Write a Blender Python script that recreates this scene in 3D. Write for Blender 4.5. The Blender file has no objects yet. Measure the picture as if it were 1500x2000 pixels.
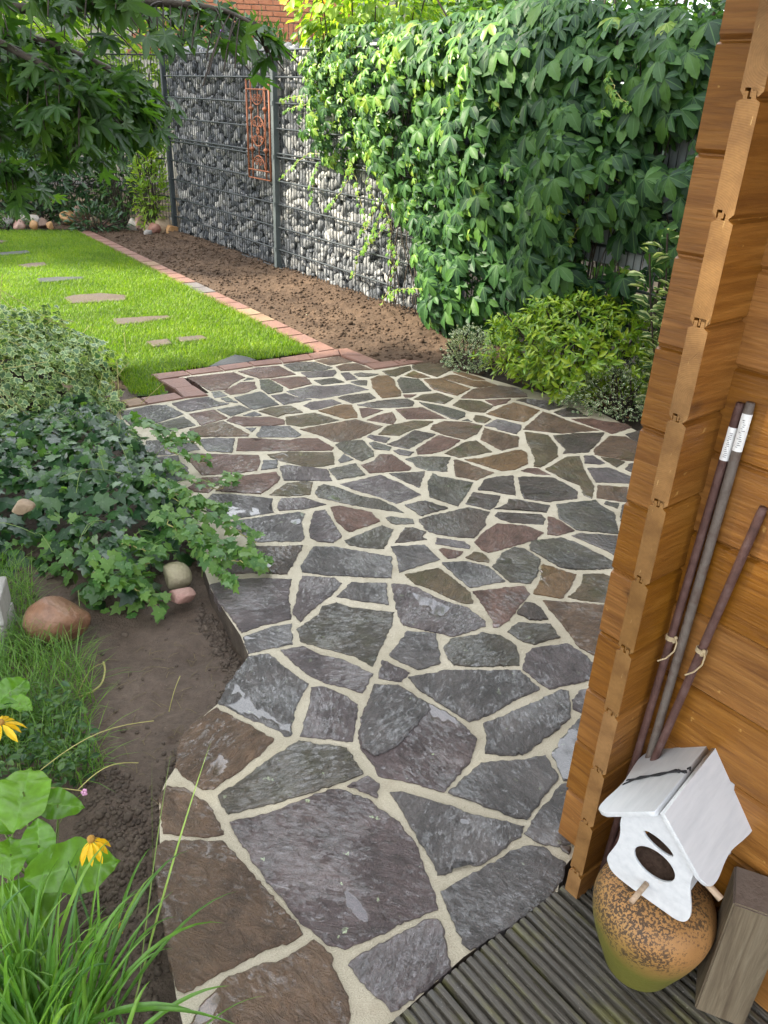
import bpy, bmesh, math, random
import numpy as np
from mathutils import Vector, Matrix, noise as mnoise
random.seed(7); rng = np.random.default_rng(7)
S = bpy.context.scene
COL = S.collection

# ------------------------------------------------------------------ camera
F_PX, PITCH, ROLL, CAM_H = 1539.1, 0.48027, 0.0448, 1.484
fw = np.array([0, math.cos(PITCH), -math.sin(PITCH)])
rt0 = np.array([1., 0, 0]); up0 = np.cross(rt0, fw)
RT = math.cos(ROLL)*rt0 + math.sin(ROLL)*up0
UP = -math.sin(ROLL)*rt0 + math.cos(ROLL)*up0
cam = bpy.data.objects.new('camera', bpy.data.cameras.new('camera')); COL.objects.link(cam)
cam.matrix_world = Matrix(((RT[0], UP[0], -fw[0], 0), (RT[1], UP[1], -fw[1], 0), (RT[2], UP[2], -fw[2], CAM_H), (0, 0, 0, 1)))
cam.data.sensor_fit = 'VERTICAL'; cam.data.sensor_height = 36.0; cam.data.sensor_width = 27.0
cam.data.lens = F_PX/2000*36.0
cam.data.clip_start = 0.02; cam.data.clip_end = 500
S.camera = cam

# ------------------------------------------------------------------ world, sun, exposure
SUN_DIR = Vector((-0.82, -0.10, 0.60)).normalized()      # towards the sun
W = bpy.data.worlds.new('World'); S.world = W; W.use_nodes = True
nt = W.node_tree; nt.nodes.clear()
sky = nt.nodes.new('ShaderNodeTexSky'); sky.sky_type = 'NISHITA'; sky.sun_disc = False
sky.sun_elevation = math.asin(SUN_DIR.z); sky.sun_rotation = math.atan2(SUN_DIR.x, SUN_DIR.y)
sky.air_density = 1.0; sky.dust_density = 2.5; sky.ozone_density = 0.8; sky.altitude = 30
bg = nt.nodes.new('ShaderNodeBackground'); bg.inputs[1].default_value = 0.15
wo = nt.nodes.new('ShaderNodeOutputWorld')
tcw = nt.nodes.new('ShaderNodeTexCoord'); nzw = nt.nodes.new('ShaderNodeTexNoise'); nzw.inputs['Scale'].default_value = 2.2; nzw.inputs['Detail'].default_value = 5
rpw = nt.nodes.new('ShaderNodeValToRGB'); rpw.color_ramp.elements[0].position = .36; rpw.color_ramp.elements[0].color = (.25, .25, .25, 1); rpw.color_ramp.elements[1].position = .60; rpw.color_ramp.elements[1].color = (.9, .9, .9, 1)
mxw = nt.nodes.new('ShaderNodeMix'); mxw.data_type = 'RGBA'; mxw.inputs[7].default_value = (7.7, 8.0, 8.7, 1)      # broken bright cloud
nt.links.new(tcw.outputs['Generated'], nzw.inputs[0]); nt.links.new(nzw.outputs[0], rpw.inputs[0]); nt.links.new(rpw.outputs[0], mxw.inputs[0]); nt.links.new(sky.outputs[0], mxw.inputs[6])
nt.links.new(mxw.outputs[2], bg.inputs[0]); nt.links.new(bg.outputs[0], wo.inputs[0])
sl = bpy.data.lights.new('sun', 'SUN'); sl.energy = 4.2; sl.angle = math.radians(1.4); sl.color = (1.0, 0.93, 0.80)
so = bpy.data.objects.new('sun', sl); COL.objects.link(so); so.location = (-6, 0, 8)
so.rotation_euler = SUN_DIR.to_track_quat('Z', 'Y').to_euler()
vs = S.view_settings; vs.view_transform = 'Standard'; vs.look = 'None'; vs.exposure = 2.1; vs.gamma = 1.0
vs.use_curve_mapping = False
vs.use_white_balance = True; vs.white_balance_temperature = 6700; vs.white_balance_tint = 8
S.render.engine = 'CYCLES'
S.cycles.max_bounces = 8; S.cycles.diffuse_bounces = 4; S.cycles.transmission_bounces = 4; S.cycles.transparent_max_bounces = 8
S.cycles.use_denoising = True; S.cycles.sample_clamp_indirect = 8

# ------------------------------------------------------------------ helpers
def P(px, py, z=0.0):
    """point of the horizontal plane at height z seen at a pixel of the 1500x2000 photograph"""
    d = fw*F_PX + RT*(px-750) + UP*(1000-py)
    t = (z-CAM_H)/d[2]
    return np.array([d[0]*t, d[1]*t, z])
FL = np.array([-2.5976, 9.7275]); FU = np.array([0.6045, -0.7967]); FN = np.array([-0.7967, -0.6045])
def fpt(s, z, off=0.0):
    q = FL + FU*s + FN*off
    return np.array([q[0], q[1], z])
def on_fence(px, py, off=0.0):
    d = fw*F_PX + RT*(px-750) + UP*(1000-py)
    t = ((FL+off*FN) @ FN)/(d[:2] @ FN); X = d*t
    return float((X[:2]-FL) @ FU), float(X[2]+CAM_H)
def to_px(X):
    d = np.asarray(X, float) - np.array([0, 0, CAM_H]); z = d @ fw
    return np.stack([750+F_PX*(d @ RT)/z, 1000-F_PX*(d @ UP)/z, z], -1)
def norm(v): 
    v = np.asarray(v, float); return v/np.maximum(np.linalg.norm(v, axis=-1, keepdims=True), 1e-9)

def tag(o, label=None, cat=None, group=None, kind=None):
    if label: o['label'] = label
    if cat: o['category'] = cat
    if group: o['group'] = group
    if kind: o['kind'] = kind
    return o
def empty(name, loc=(0, 0, 0), label=None, cat=None, group=None):
    o = bpy.data.objects.new(name, None); COL.objects.link(o); o.location = loc; o.empty_display_size = 0.05
    return tag(o, label, cat, group)
def link(name, me, parent=None, loc=None, kind=None, label=None):
    o = bpy.data.objects.new(name, me); COL.objects.link(o)
    if parent: o.parent = parent
    if loc is not None: o.location = loc
    return tag(o, label=label, kind=kind)
def raw_mesh(name, V, Fs, mat, rim=None, smooth=False):
    """V (n,3), Fs (m,k) uniform polygons"""
    V = np.asarray(V, np.float32); Fs = np.asarray(Fs, np.int32)
    me = bpy.data.meshes.new(name); n, m, k = len(V), len(Fs), Fs.shape[1]
    me.vertices.add(n); me.vertices.foreach_set('co', V.ravel())
    me.loops.add(m*k); me.loops.foreach_set('vertex_index', Fs.ravel())
    me.polygons.add(m); me.polygons.foreach_set('loop_start', np.arange(0, m*k, k, dtype=np.int32))
    me.polygons.foreach_set('loop_total', np.full(m, k, np.int32))
    if smooth: me.polygons.foreach_set('use_smooth', np.ones(m, bool))
    me.update(calc_edges=True)
    if rim is not None:
        a = me.attributes.new('rim', 'FLOAT', 'POINT'); a.data.foreach_set('value', np.asarray(rim, np.float32))
    if mat: me.materials.append(mat)
    return me
def bm_mesh(name, bm, mat, smooth=False, recalc=True):
    if recalc: bmesh.ops.recalc_face_normals(bm, faces=bm.faces)
    me = bpy.data.meshes.new(name); bm.to_mesh(me); bm.free()
    if smooth:
        me.polygons.foreach_set('use_smooth', np.ones(len(me.polygons), bool))
    for m in (mat if isinstance(mat, (list, tuple)) else [mat]):
        if m: me.materials.append(m)
    return me
def bm_box(bm, M, sx, sy, sz, bevel=0.0):
    """box of full sizes centred at matrix M"""
    r = bmesh.ops.create_cube(bm, size=1.0, matrix=M @ Matrix.Diagonal((sx, sy, sz, 1)))
    if bevel:
        es = list({e for v in r['verts'] for e in v.link_edges})
        bmesh.ops.bevel(bm, geom=es, offset=bevel, segments=2, affect='EDGES', profile=0.6)
def frame(o, x, y):
    x = Vector(x).normalized(); y = Vector(y); z = x.cross(y).normalized(); y = z.cross(x)
    M = Matrix((x, y, z)).transposed().to_4x4(); M.translation = Vector(o); return M
def bm_tube(bm, pts, r, n=8, cap=True):
    pts = [Vector(p) for p in pts]; rr = r if hasattr(r, '__len__') else [r]*len(pts)
    rings = []; t0 = (pts[1]-pts[0]).normalized()
    a = t0.cross(Vector((0, 0, 1)));
    if a.length < 1e-3: a = t0.cross(Vector((1, 0, 0)))
    a.normalize()
    for i, p in enumerate(pts):
        t = (pts[min(i+1, len(pts)-1)]-pts[max(i-1, 0)]).normalized()
        a = (a-t*a.dot(t)).normalized(); b = t.cross(a)
        rings.append([bm.verts.new(p+(a*math.cos(2*math.pi*k/n)+b*math.sin(2*math.pi*k/n))*rr[i]) for k in range(n)])
    for i in range(len(rings)-1):
        for k in range(n):
            bm.faces.new((rings[i][k], rings[i][(k+1) % n], rings[i+1][(k+1) % n], rings[i+1][k]))
    if cap:
        bm.faces.new(rings[0][::-1]); bm.faces.new(rings[-1])
def tubes_mesh(paths, r, n=5):
    """many thin tubes fast, numpy; paths list of (k,3); returns V, quads"""
    Vs, Fs = [], []; base = 0
    for pts in paths:
        pts = np.asarray(pts, float); k = len(pts); t = norm(np.gradient(pts, axis=0))
        ref = np.array([0, 0, 1.]) if abs(t[0, 2]) < .9 else np.array([1., 0, 0])
        a = norm(np.cross(t, ref)); b = np.cross(t, a)
        ang = np.arange(n)*2*np.pi/n
        ring = pts[:, None]+r*(a[:, None]*np.cos(ang)[None, :, None]+b[:, None]*np.sin(ang)[None, :, None])
        Vs.append(ring.reshape(-1, 3))
        i = np.arange(k-1)[:, None]*n; j = np.arange(n)[None]; j2 = (j+1) % n
        Fs.append(np.stack([i+j, i+j2, i+n+j2, i+n+j], -1).reshape(-1, 4)+base); base += k*n
    return np.concatenate(Vs), np.concatenate(Fs)
def in_poly(pts, poly):
    pts = np.asarray(pts); poly = np.asarray(poly); x, y = pts[:, 0], pts[:, 1]; r = np.zeros(len(pts), bool)
    j = len(poly)-1
    for i in range(len(poly)):
        xi, yi = poly[i]; xj, yj = poly[j]
        with np.errstate(divide='ignore', invalid='ignore'):
            c = ((yi > y) != (yj > y)) & (x < (xj-xi)*(y-yi)/(yj-yi+1e-12)+xi)
        r ^= c; j = i
    return r
def edge_dist(pts, poly):
    pts = np.asarray(pts); poly = np.asarray(poly); d = np.full(len(pts), 1e9)
    for i in range(len(poly)):
        a, b = poly[i-1], poly[i]; ab = b-a; t = np.clip(((pts-a) @ ab)/(ab @ ab+1e-12), 0, 1)
        d = np.minimum(d, np.linalg.norm(pts-a-t[:, None]*ab, axis=1))
    return d
def sample_poly(poly, n):
    poly = np.asarray(poly); lo, hi = poly.min(0), poly.max(0); out = []
    tot = 0
    while tot < n:
        q = rng.uniform(lo, hi, (n*2, 2)); q = q[in_poly(q, poly)]; out.append(q); tot += len(q)
    return np.concatenate(out)[:n]
def vnoise(p, sc=1.0, seed=0.0):
    return mnoise.noise(Vector((p[0]*sc+seed, p[1]*sc-seed*.7, (p[2] if len(p) > 2 else 0)*sc+seed*1.3)))

# ------------------------------------------------------------------ materials
def new_mat(name):
    m = bpy.data.materials.new(name); m.use_nodes = True; n = m.node_tree; n.nodes.clear()
    out = n.nodes.new('ShaderNodeOutputMaterial'); return m, n, out
class NT:
    def __init__(s, n): s.n = n
    def add(s, t, **k):
        x = s.n.nodes.new(t)
        for a, b in k.items(): setattr(x, a, b)
        return x
    def link(s, a, b): s.n.links.new(a, b)
    def tex(s, coord='Object', scale=(1, 1, 1), rot=(0, 0, 0), vary=True):
        tc = s.add('ShaderNodeTexCoord'); mp = s.add('ShaderNodeMapping'); mp.inputs['Scale'].default_value = scale
        mp.inputs['Rotation'].default_value = rot
        s.link(tc.outputs[coord], mp.inputs[0])
        if vary:
            oi = s.add('ShaderNodeObjectInfo'); mul = s.add('ShaderNodeMath', operation='MULTIPLY'); mul.inputs[1].default_value = 37.0
            s.link(oi.outputs['Random'], mul.inputs[0]); cx = s.add('ShaderNodeCombineXYZ')
            s.link(mul.outputs[0], cx.inputs[0]); s.link(mul.outputs[0], cx.inputs[2]); s.link(cx.outputs[0], mp.inputs['Location'])
        return mp.outputs[0]
    def noise(s, vec, scale, detail=4, rough=.55, dist=0):
        x = s.add('ShaderNodeTexNoise'); x.inputs['Scale'].default_value = scale; x.inputs['Detail'].default_value = detail
        x.inputs['Roughness'].default_value = rough; x.inputs['Distortion'].default_value = dist
        if vec is not None: s.link(vec, x.inputs['Vector'])
        return x.outputs[0]
    def ramp(s, val, stops, interp='LINEAR'):
        x = s.add('ShaderNodeValToRGB'); cr = x.color_ramp; cr.interpolation = interp
        while len(cr.elements) < len(stops): cr.elements.new(.5)
        for e, (p, c) in zip(cr.elements, stops):
            e.position = p; e.color = (c, c, c, 1) if not hasattr(c, '__len__') else (c[0], c[1], c[2], 1)
        s.link(val, x.inputs[0]); return x.outputs[0]
    def mix(s, f, a, b, blend='MIX'):
        x = s.add('ShaderNodeMix', data_type='RGBA', blend_type=blend)
        for sock, v in ((x.inputs[0], f), (x.inputs[6], a), (x.inputs[7], b)):
            if hasattr(v, 'is_output'): s.link(v, sock)
            elif hasattr(v, '__len__'): sock.default_value = (v[0], v[1], v[2], 1)
            else: sock.default_value = v
        return x.outputs[2]
    def math(s, op, a, b=None, c=None):
        x = s.add('ShaderNodeMath', operation=op)
        for i, v in enumerate((a, b, c)):
            if v is None: continue
            if hasattr(v, 'is_output'): s.link(v, x.inputs[i])
            else: x.inputs[i].default_value = v
        return x.outputs[0]
    def bump(s, h, dist, strength=1.0, normal=None):
        x = s.add('ShaderNodeBump'); x.inputs['Distance'].default_value = dist; x.inputs['Strength'].default_value = strength
        s.link(h, x.inputs['Height'])
        if normal is not None: s.link(normal, x.inputs['Normal'])
        return x.outputs[0]
    def bsdf(s, color, rough, normal=None, spec=.5, metal=0, coat=None, coat_n=None, coat_r=.05):
        b = s.add('ShaderNodeBsdfPrincipled')
        for k, v in (('Base Color', color), ('Roughness', rough), ('Metallic', metal), ('Specular IOR Level', spec), ('Coat Weight', coat), ('Coat Roughness', coat_r), ('Coat IOR', 1.65 if coat is not None else None)):
            if v is None: continue
            if hasattr(v, 'is_output'): s.link(v, b.inputs[k])
            elif hasattr(v, '__len__'): b.inputs[k].default_value = (v[0], v[1], v[2], 1)
            else: b.inputs[k].default_value = v
        if normal is not None: s.link(normal, b.inputs['Normal'])
        if coat_n is not None: s.link(coat_n, b.inputs['Coat Normal'])
        return b.outputs[0]
def simple_mat(name, c1, c2, scale=8, rough=.7, bump=.003, bscale=60, stretch=(1, 1, 1), spec=.4, c3=None, metal=0, coord='Object'):
    m, n, out = new_mat(name); t = NT(n); v = t.tex(coord, stretch)
    f = t.noise(v, scale, 6, .6); st = [(.3, c1), (.7, c2)] if c3 is None else [(.25, c1), (.5, c2), (.75, c3)]
    c = t.ramp(f, st); f2 = t.noise(v, bscale, 5, .65)
    c = t.mix(.35, c, t.ramp(f2, [(.25, .25), (.75, 1.0)]), 'MULTIPLY')
    nn = t.bump(f2, bump) if bump else None
    t.link(t.bsdf(c, rough, nn, spec, metal), out.inputs[0]); return m
def leaf_mat(name, cols, vein=None, rimcol=None, rough=.42, trans=.35, tcol=None, rim_at=.62, spec=.45, patch=0):
    """cols: dark..light leaf colours chosen per leaf; rimcol: cream margin of a variegated leaf"""
    m, n, out = new_mat(name); t = NT(n)
    geo = t.add('ShaderNodeNewGeometry'); oi = t.add('ShaderNodeObjectInfo')
    r = t.math('FRACT', t.math('ADD', geo.outputs['Random Per Island'], oi.outputs['Random']))
    k = len(cols); c = t.ramp(r, [((i+.5)/k, q) for i, q in enumerate(cols)])
    at = t.add('ShaderNodeAttribute'); at.attribute_name = 'rim'; rim = at.outputs['Fac']
    v = t.tex('Object', vary=False); nz = t.noise(v, 55, 3)
    c = t.mix(.45, c, t.ramp(nz, [(.3, .55), (.7, 1.25)]), 'MULTIPLY')
    if patch: c = t.mix(patch, c, t.ramp(t.noise(v, 1.6, 5, .6), [(.32, (.62, .66, .5)), (.5, (.95, .95, .9)), (.68, (1.35, 1.2, 1.0))]), 'MULTIPLY')
    if vein is not None:
        c = t.mix(t.ramp(rim, [(0.0, 1.0), (.13, 0.0)]), c, vein)
    if rimcol is not None:
        rr = t.math('ADD', rim, t.math('MULTIPLY', t.math('SUBTRACT', t.noise(v, 90, 2), .5), .9))
        c = t.mix(t.ramp(rr, [(rim_at, 0.0), (rim_at+.08, 1.0)]), c, rimcol)
    nn = t.bump(t.math('ADD', rim, t.math('MULTIPLY', nz, .5)), .003, .5)
    b = t.bsdf(c, rough, nn, spec)
    tr = t.add('ShaderNodeBsdfTranslucent')
    tc = t.mix(1.0, c, tcol if tcol is not None else (1.9, 1.9, .75), 'MULTIPLY'); t.link(tc, tr.inputs[0])
    mx = t.add('ShaderNodeMixShader'); mx.inputs[0].default_value = trans
    t.link(b, mx.inputs[1]); t.link(tr.outputs[0], mx.inputs[2]); t.link(mx.outputs[0], out.inputs[0]); return m

# ------------------------------------------------------------------ leaf templates  (V, tris, rim); length axis +y, normal +z
def t_leaf(w=.5, n=4, peak=.4, fold=.25, curl=.25, serr=0.0, stalk=.0):
    ys = np.linspace(0, 1, n+1); V = []; rim = []; T = []
    def wid(y): 
        a = peak; return w*.5*(math.sin(math.pi*.5*y/a) if y < a else math.cos(math.pi*.5*(y-a)/(1-a))**.8)
    for i, y in enumerate(ys):
        V.append((0, y, -curl*y*y)); rim.append(0)
    L = {}; R = {}
    for i in range(1, n):
        y = ys[i]; ww = wid(y)
        for s, D in ((-1, L), (1, R)):
            D[i] = len(V); V.append((s*ww, y+ww*.35, fold*ww-curl*y*y)); rim.append(1)
    for D, s in ((L, -1), (R, 1)):
        for i in range(n):
            a, b = i, i+1; p, q = D.get(i), D.get(i+1)
            def add(*f): T.append(f if s > 0 else f[::-1])
            if p is None: add(a, q, b)
            elif q is None: add(a, p, b)
            else:
                if serr:
                    y = (ys[i]+ys[i+1])/2; ww = wid(y)*(1-serr)
                    k = len(V); V.append((s*ww, y+ww*.2, fold*ww-curl*y*y)); rim.append(1)
                    add(a, p, k); add(a, k, b); add(b, k, q)
                else:
                    add(a, p, q); add(a, q, b)
    return np.array(V, float), np.array(T), np.array(rim, float)
def t_join(lst):
    V, T, R = [], [], []; b = 0
    for v, t, r in lst: V.append(v); T.append(t+b); R.append(r); b += len(v)
    return np.concatenate(V), np.concatenate(T), np.concatenate(R)
def t_xf(tm, ang=0, sc=1, tilt=0, shift=(0, 0, 0)):
    v, t, r = tm; v = v*sc; c, s = math.cos(tilt), math.sin(tilt)
    v = np.stack([v[:, 0], v[:, 1]*c-v[:, 2]*s, v[:, 1]*s+v[:, 2]*c], 1)
    c, s = math.cos(ang), math.sin(ang); v = np.stack([v[:, 0]*c-v[:, 1]*s, v[:, 0]*s+v[:, 1]*c, v[:, 2]], 1)+np.array(shift)
    return v, t, r
def t_palmate(leaflet, hd=True, droop=-.22):
    angs = [(0, 1.0), (.92, .92), (-.92, .92), (1.9, .66), (-1.9, .66)]
    return t_join([t_xf(leaflet, a, s, droop*(1+.5*random.random()), (0, 0, .002*i)) for i, (a, s) in enumerate(angs)])
def t_star(pts, center=(0, .12, 0), droop=.25, fold=.05):
    """fan leaf from an outline of (x, y) points; alternate points fold for depth"""
    V = [center]; rim = [0.0]; T = []
    for i, (x, y) in enumerate(pts):
        r2 = x*x+y*y; V.append((x, y, -droop*r2+(fold if i % 2 else 0))); rim.append(1.0)
    n = len(pts)
    for i in range(n-1): T.append((0, i+1, i+2))
    return np.array(V, float), np.array(T), np.array(rim)
IVY_PTS = [(0, 0), (.20, -.14), (.42, -.02), (.52, .06), (.36, .30), (.48, .50), (.46, .56), (.22, .58), (.10, .82), (0, 1.0),
           (-.10, .82), (-.22, .58), (-.46, .56), (-.48, .50), (-.36, .30), (-.52, .06), (-.42, -.02), (-.20, -.14), (0, 0)]
def maple_pts():
    out = []; tips = [(-2.2, .42), (-1.42, .76), (-.70, .97), (0, 1.05), (.70, .97), (1.42, .76), (2.2, .42)]
    for i, (a, l) in enumerate(tips):
        for da, f in ((-.25, .56), (-.155, .78), (0, 1.0), (.155, .78), (.25, .56)):
            out.append((l*f*math.sin(a+da), l*f*math.cos(a+da)))
        if i < 6:
            am = (a+tips[i+1][0])/2; out.append((.40*math.sin(am), .40*math.cos(am)))
    return out[::-1]
MAPLE = t_star(maple_pts(), (0, 0, 0), .22, .02)
IVY = t_star(IVY_PTS, (0, .30, .03), .22, .03)
LF5 = t_leaf(.50, 6, .55, .22, .26, .14); LF3 = t_leaf(.50, 3, .5, .22, .26)
CREEPER_HD = t_palmate(LF5); CREEPER_LD = t_palmate(LF3)
CREEPERS = [(CREEPER_HD, CREEPER_LD), (t_palmate(t_leaf(.56, 6, .5, .14, .45, .16), droop=-.1), t_palmate(t_leaf(.56, 3, .5, .14, .45), droop=-.1)), (t_palmate(t_leaf(.44, 6, .6, .32, .15, .12), droop=-.45), t_palmate(t_leaf(.44, 3, .55, .32, .15), droop=-.45))]
LANCE = t_leaf(.34, 4, .42, .35, .25); OVAL = t_leaf(.55, 4, .5, .3, .2); OVAL_LD = t_leaf(.55, 3, .5, .3, .2)
LANCE_LD = t_leaf(.34, 2, .45, .35, .2); ROUND = t_leaf(.85, 4, .5, .15, .15)

def orient(d, nrm):
    y = norm(d); x = norm(np.cross(y, nrm)); z = np.cross(x, y)
    return np.stack([x, y, z], -1)          # columns
def scatter_mesh(name, tm, pos, R, sc, mat):
    v, T, rim = tm; n = len(pos)
    V = np.einsum('nij,kj->nki', R*np.asarray(sc).reshape(-1, 1, 1), v)+pos[:, None]
    Fs = (T[None]+(np.arange(n)*len(v))[:, None, None]).reshape(-1, T.shape[1])
    return raw_mesh(name, V.reshape(-1, 3), Fs, mat, np.tile(rim, n))
def leaf_parts(root, name, hd, ld, pos, R, sc, mat, nparts=300, score=None, stuff='foliage'):
    """the leaves that show largest become single parts, the rest one joined part"""
    base = np.array(root.location); n = len(pos)
    if score is None:
        q = to_px(pos); vis = (q[:, 0] > 0) & (q[:, 0] < 1500) & (q[:, 1] > 0) & (q[:, 1] < 2000) & (q[:, 2] > 0)
        score = q[:, 2]/np.maximum(sc, 1e-4)+np.where(vis, 0, 1e6)
    order = np.argsort(score); k = min(nparts, n); idx = order[:k]; rest = order[k:]
    if k:
        v, T, rim = hd; me = raw_mesh(name, v, T, mat, rim)
        for i in idx:
            o = bpy.data.objects.new(name, me); COL.objects.link(o); o.parent = root
            M = Matrix([list(R[i][r]*sc[i])+[pos[i][r]-base[r]] for r in range(3)]+[[0, 0, 0, 1]])
            o.matrix_basis = M
    if len(rest):
        me = scatter_mesh(stuff, ld, pos[rest]-base, R[rest], sc[rest], mat)
        link(stuff, me, root, kind='stuff')
# ------------------------------------------------------------------ ground, soil, lawn
def soil_mat(name, c1, c2, rough=.85, bs=.012, c3=None):
    m, n, out = new_mat(name); t = NT(n); v = t.tex('Object', vary=False)
    a = t.noise(v, 2.2, 5, .6); b = t.noise(v, 38, 8, .7); g = t.noise(v, 180, 3, .6)
    c = t.ramp(a, [(.3, c1), (.7, c2)])
    c = t.mix(.6, c, t.ramp(b, [(.28, .35), (.72, 1.25)]), 'MULTIPLY')
    c = t.mix(t.ramp(g, [(.66, 0), (.74, .6)]), c, c3 or (.30, .24, .18))
    h = t.math('ADD', t.math('MULTIPLY', b, 1.0), t.math('MULTIPLY', g, .35))
    t.link(t.bsdf(c, rough, t.bump(h, bs, 1.0), .3), out.inputs[0]); return m
M_SOIL_DRY = soil_mat('soil_crumbly', (.052, .031, .018), (.105, .066, .040), .9)
M_SOIL_WET = soil_mat('soil_moist', (.080, .056, .040), (.140, .102, .076), .62)
M_EARTH = soil_mat('earth', (.04, .03, .02), (.07, .05, .03), .9)

def grid_sheet(name, poly, step, zfun, mat, kind='structure', margin=0.0, label=None):
    """relief sheet over a ground polygon"""
    poly = np.asarray(poly)[:, :2]; lo, hi = poly.min(0), poly.max(0)
    xs = np.arange(lo[0], hi[0]+step, step); ys = np.arange(lo[1], hi[1]+step, step)
    X, Y = np.meshgrid(xs, ys, indexing='ij'); pts = np.stack([X.ravel(), Y.ravel()], 1)
    ins = in_poly(pts, poly); 
    if margin: ins |= edge_dist(pts, poly) < margin
    ins = ins.reshape(X.shape)
    use = ins[:-1, :-1] & ins[1:, :-1] & ins[1:, 1:] & ins[:-1, 1:]
    idx = np.arange(X.size).reshape(X.shape)
    q = np.stack([idx[:-1, :-1], idx[1:, :-1], idx[1:, 1:], idx[:-1, 1:]], -1)[use]
    u, inv = np.unique(q, return_inverse=True); q = inv.reshape(q.shape)
    p2 = pts[u]; z = zfun(p2)
    me = raw_mesh(name, np.column_stack([p2, z]), q, mat, smooth=True)
    return link(name, me, kind=kind, label=label)
def relief(p2, amps, seed=0):
    out = np.zeros(len(p2))
    for sc, a in amps:
        out += a*np.array([mnoise.noise(Vector((x*sc+seed, y*sc+seed*.37, seed))) for x, y in p2])
    return out

bm = bmesh.new()
vv = [bm.verts.new((x, y, -.16)) for x, y in ((-60, -20), (60, -20), (60, 90), (-60, 90))]; bm.faces.new(vv)
link('ground', bm_mesh('ground', bm, M_EARTH), kind='structure')

# bed along the gabion
bed = [P(830, 718)[:2], P(765, 711)[:2], P(690, 686)[:2], P(645, 681)[:2], P(437, 582)[:2], P(300, 520)[:2], P(166, 455)[:2], P(140, 444)[:2], P(-50, 440)[:2], P(-50, 415)[:2],
       fpt(0, 0, .03)[:2], fpt(5.0, 0, -.1)[:2], fpt(5.9, 0, -.1)[:2], P(960, 700)[:2], P(930, 735)[:2], P(880, 724)[:2]]
def z_bed(p):
    z = relief(p, [(1.1, .02), (4, .008), (9, .010), (19, .013), (40, .012)], 3)
    d = (p-FL) @ FN
    s = (p-FL) @ FU
    z = z - .012 + .05*np.exp(-(d/.35)**2) + .03*np.clip((s-4.0), 0, 1)
    f = np.clip(edge_dist(p, np.array(bed))/.22, 0, 1); f = np.where(d < .12, 1, f); return -.02+(z+.02)*f
grid_sheet('soil_bed', bed, .022, z_bed, M_SOIL_DRY, margin=.03)
# planted bed on the right, under the shrubs
rbed = [P(880, 716)[:2], P(960, 738)[:2], P(1030, 757)[:2], P(1140, 785)[:2], P(1240, 835)[:2], P(1400, 930)[:2], [2.6, 3.2], [2.6, 3.0], fpt(8.0, 0)[:2], fpt(4.9, 0)[:2], P(850, 690)[:2]]
M_HUMUS = soil_mat('humus', (.022, .016, .011), (.05, .036, .024), .85, c3=(.12, .07, .03))
grid_sheet('planting_bed', rbed, .04, lambda p: relief(p, [(3, .02), (14, .014)], 9)-.02, M_HUMUS, margin=.02)
# moist hollow beside the paving, running under the ivy
hollow = [P(*q)[:2] for q in ((412, 1140), (440, 1195), (474, 1243), (486, 1280), (474, 1312), (450, 1345), (423, 1378), (376, 1416), (352, 1452), (340, 1500), (318, 1545), (312, 1640), (315, 1750), (330, 1850), (345, 1945), (360, 2080))]
hollow = [np.array(q) for q in hollow]
left_bed = [P(250, 790)[:2], P(300, 800)[:2], P(300, 850)[:2], P(350, 960)[:2], P(385, 1040)[:2]]+hollow+[[-.3, .35], [-2.6, .35], [-3.6, 3.0], [-3.4, 4.6], P(150, 760)[:2], P(228, 762)[:2], P(300, 742)[:2], P(345, 775)[:2], P(250, 790)[:2]]
def z_left(p):
    z = relief(p, [(1.3, .02), (4.5, .018), (14, .009), (35, .005)], 17)-.075
    z += .05*np.clip((-.95-p[:, 0])/.5, 0, 1)
    for (cx, cy, r, a) in ((P(375, 1235)[0], P(375, 1235)[1], .055, -.022), (P(430, 1270)[0], P(430, 1270)[1], .035, -.016), (P(300, 1330)[0], P(300, 1330)[1], .06, -.014), (P(330, 1395)[0], P(330, 1395)[1], .02, -.02)):
        z += a*np.exp(-(((p[:, 0]-cx)**2+(p[:, 1]-cy)**2)/r**2)**2)
    return z
left_poly = np.array([[q[0], q[1]] for q in left_bed])
grid_sheet('soil_hollow', left_poly, .016, z_left, M_SOIL_WET, margin=.03)

# lawn: base sheet plus blades
lawn_poly = np.array([P(*q)[:2] for q in ((-700, 452), (0, 449), (148, 449), (300, 523), (460, 603), (618, 683), (560, 691), (440, 708), (300, 728), (318, 752), (325, 768), (285, 768), (255, 765), (238, 742), (228, 715), (120, 690), (-100, 690), (-900, 690))])
M_TURF = simple_mat('turf', (.045, .085, .012), (.07, .125, .018), 6, .9, .006, 120)
lw = grid_sheet('lawn', lawn_poly, .08, lambda p: relief(p, [(.8, .012), (3, .006)], 5)-.015, M_TURF, margin=.03)
step_px = [[(375, 545), (430, 530), (590, 518), (740, 530), (738, 558), (600, 566), (500, 572), (420, 576)], [(660, 668), (860, 655), (985, 648), (1005, 660), (830, 690), (690, 702)],
           [(860, 800), (985, 785), (1008, 812), (905, 833)], [(1028, 778), (1185, 764), (1215, 784), (1070, 804)], [(218, 432), (330, 424), (485, 422), (490, 432), (330, 446), (228, 455)],
           [(105, 353), (180, 342), (262, 338), (278, 352), (220, 362), (160, 366)], [(-60, 284), (60, 276), (160, 268), (178, 279), (80, 290), (-60, 296)], [(-60, 212), (0, 208), (46, 212), (0, 222), (-60, 224)]]
slate_px = [(408+0, 716), (430, 704), (458, 693), (484, 697), (500, 703), (480, 708), (430, 714)]
step_poly = [np.array([P(a/3, 400+b/3)[:2] for a, b in pl]) for pl in step_px]+[np.array([P(*q)[:2] for q in slate_px])]
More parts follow.
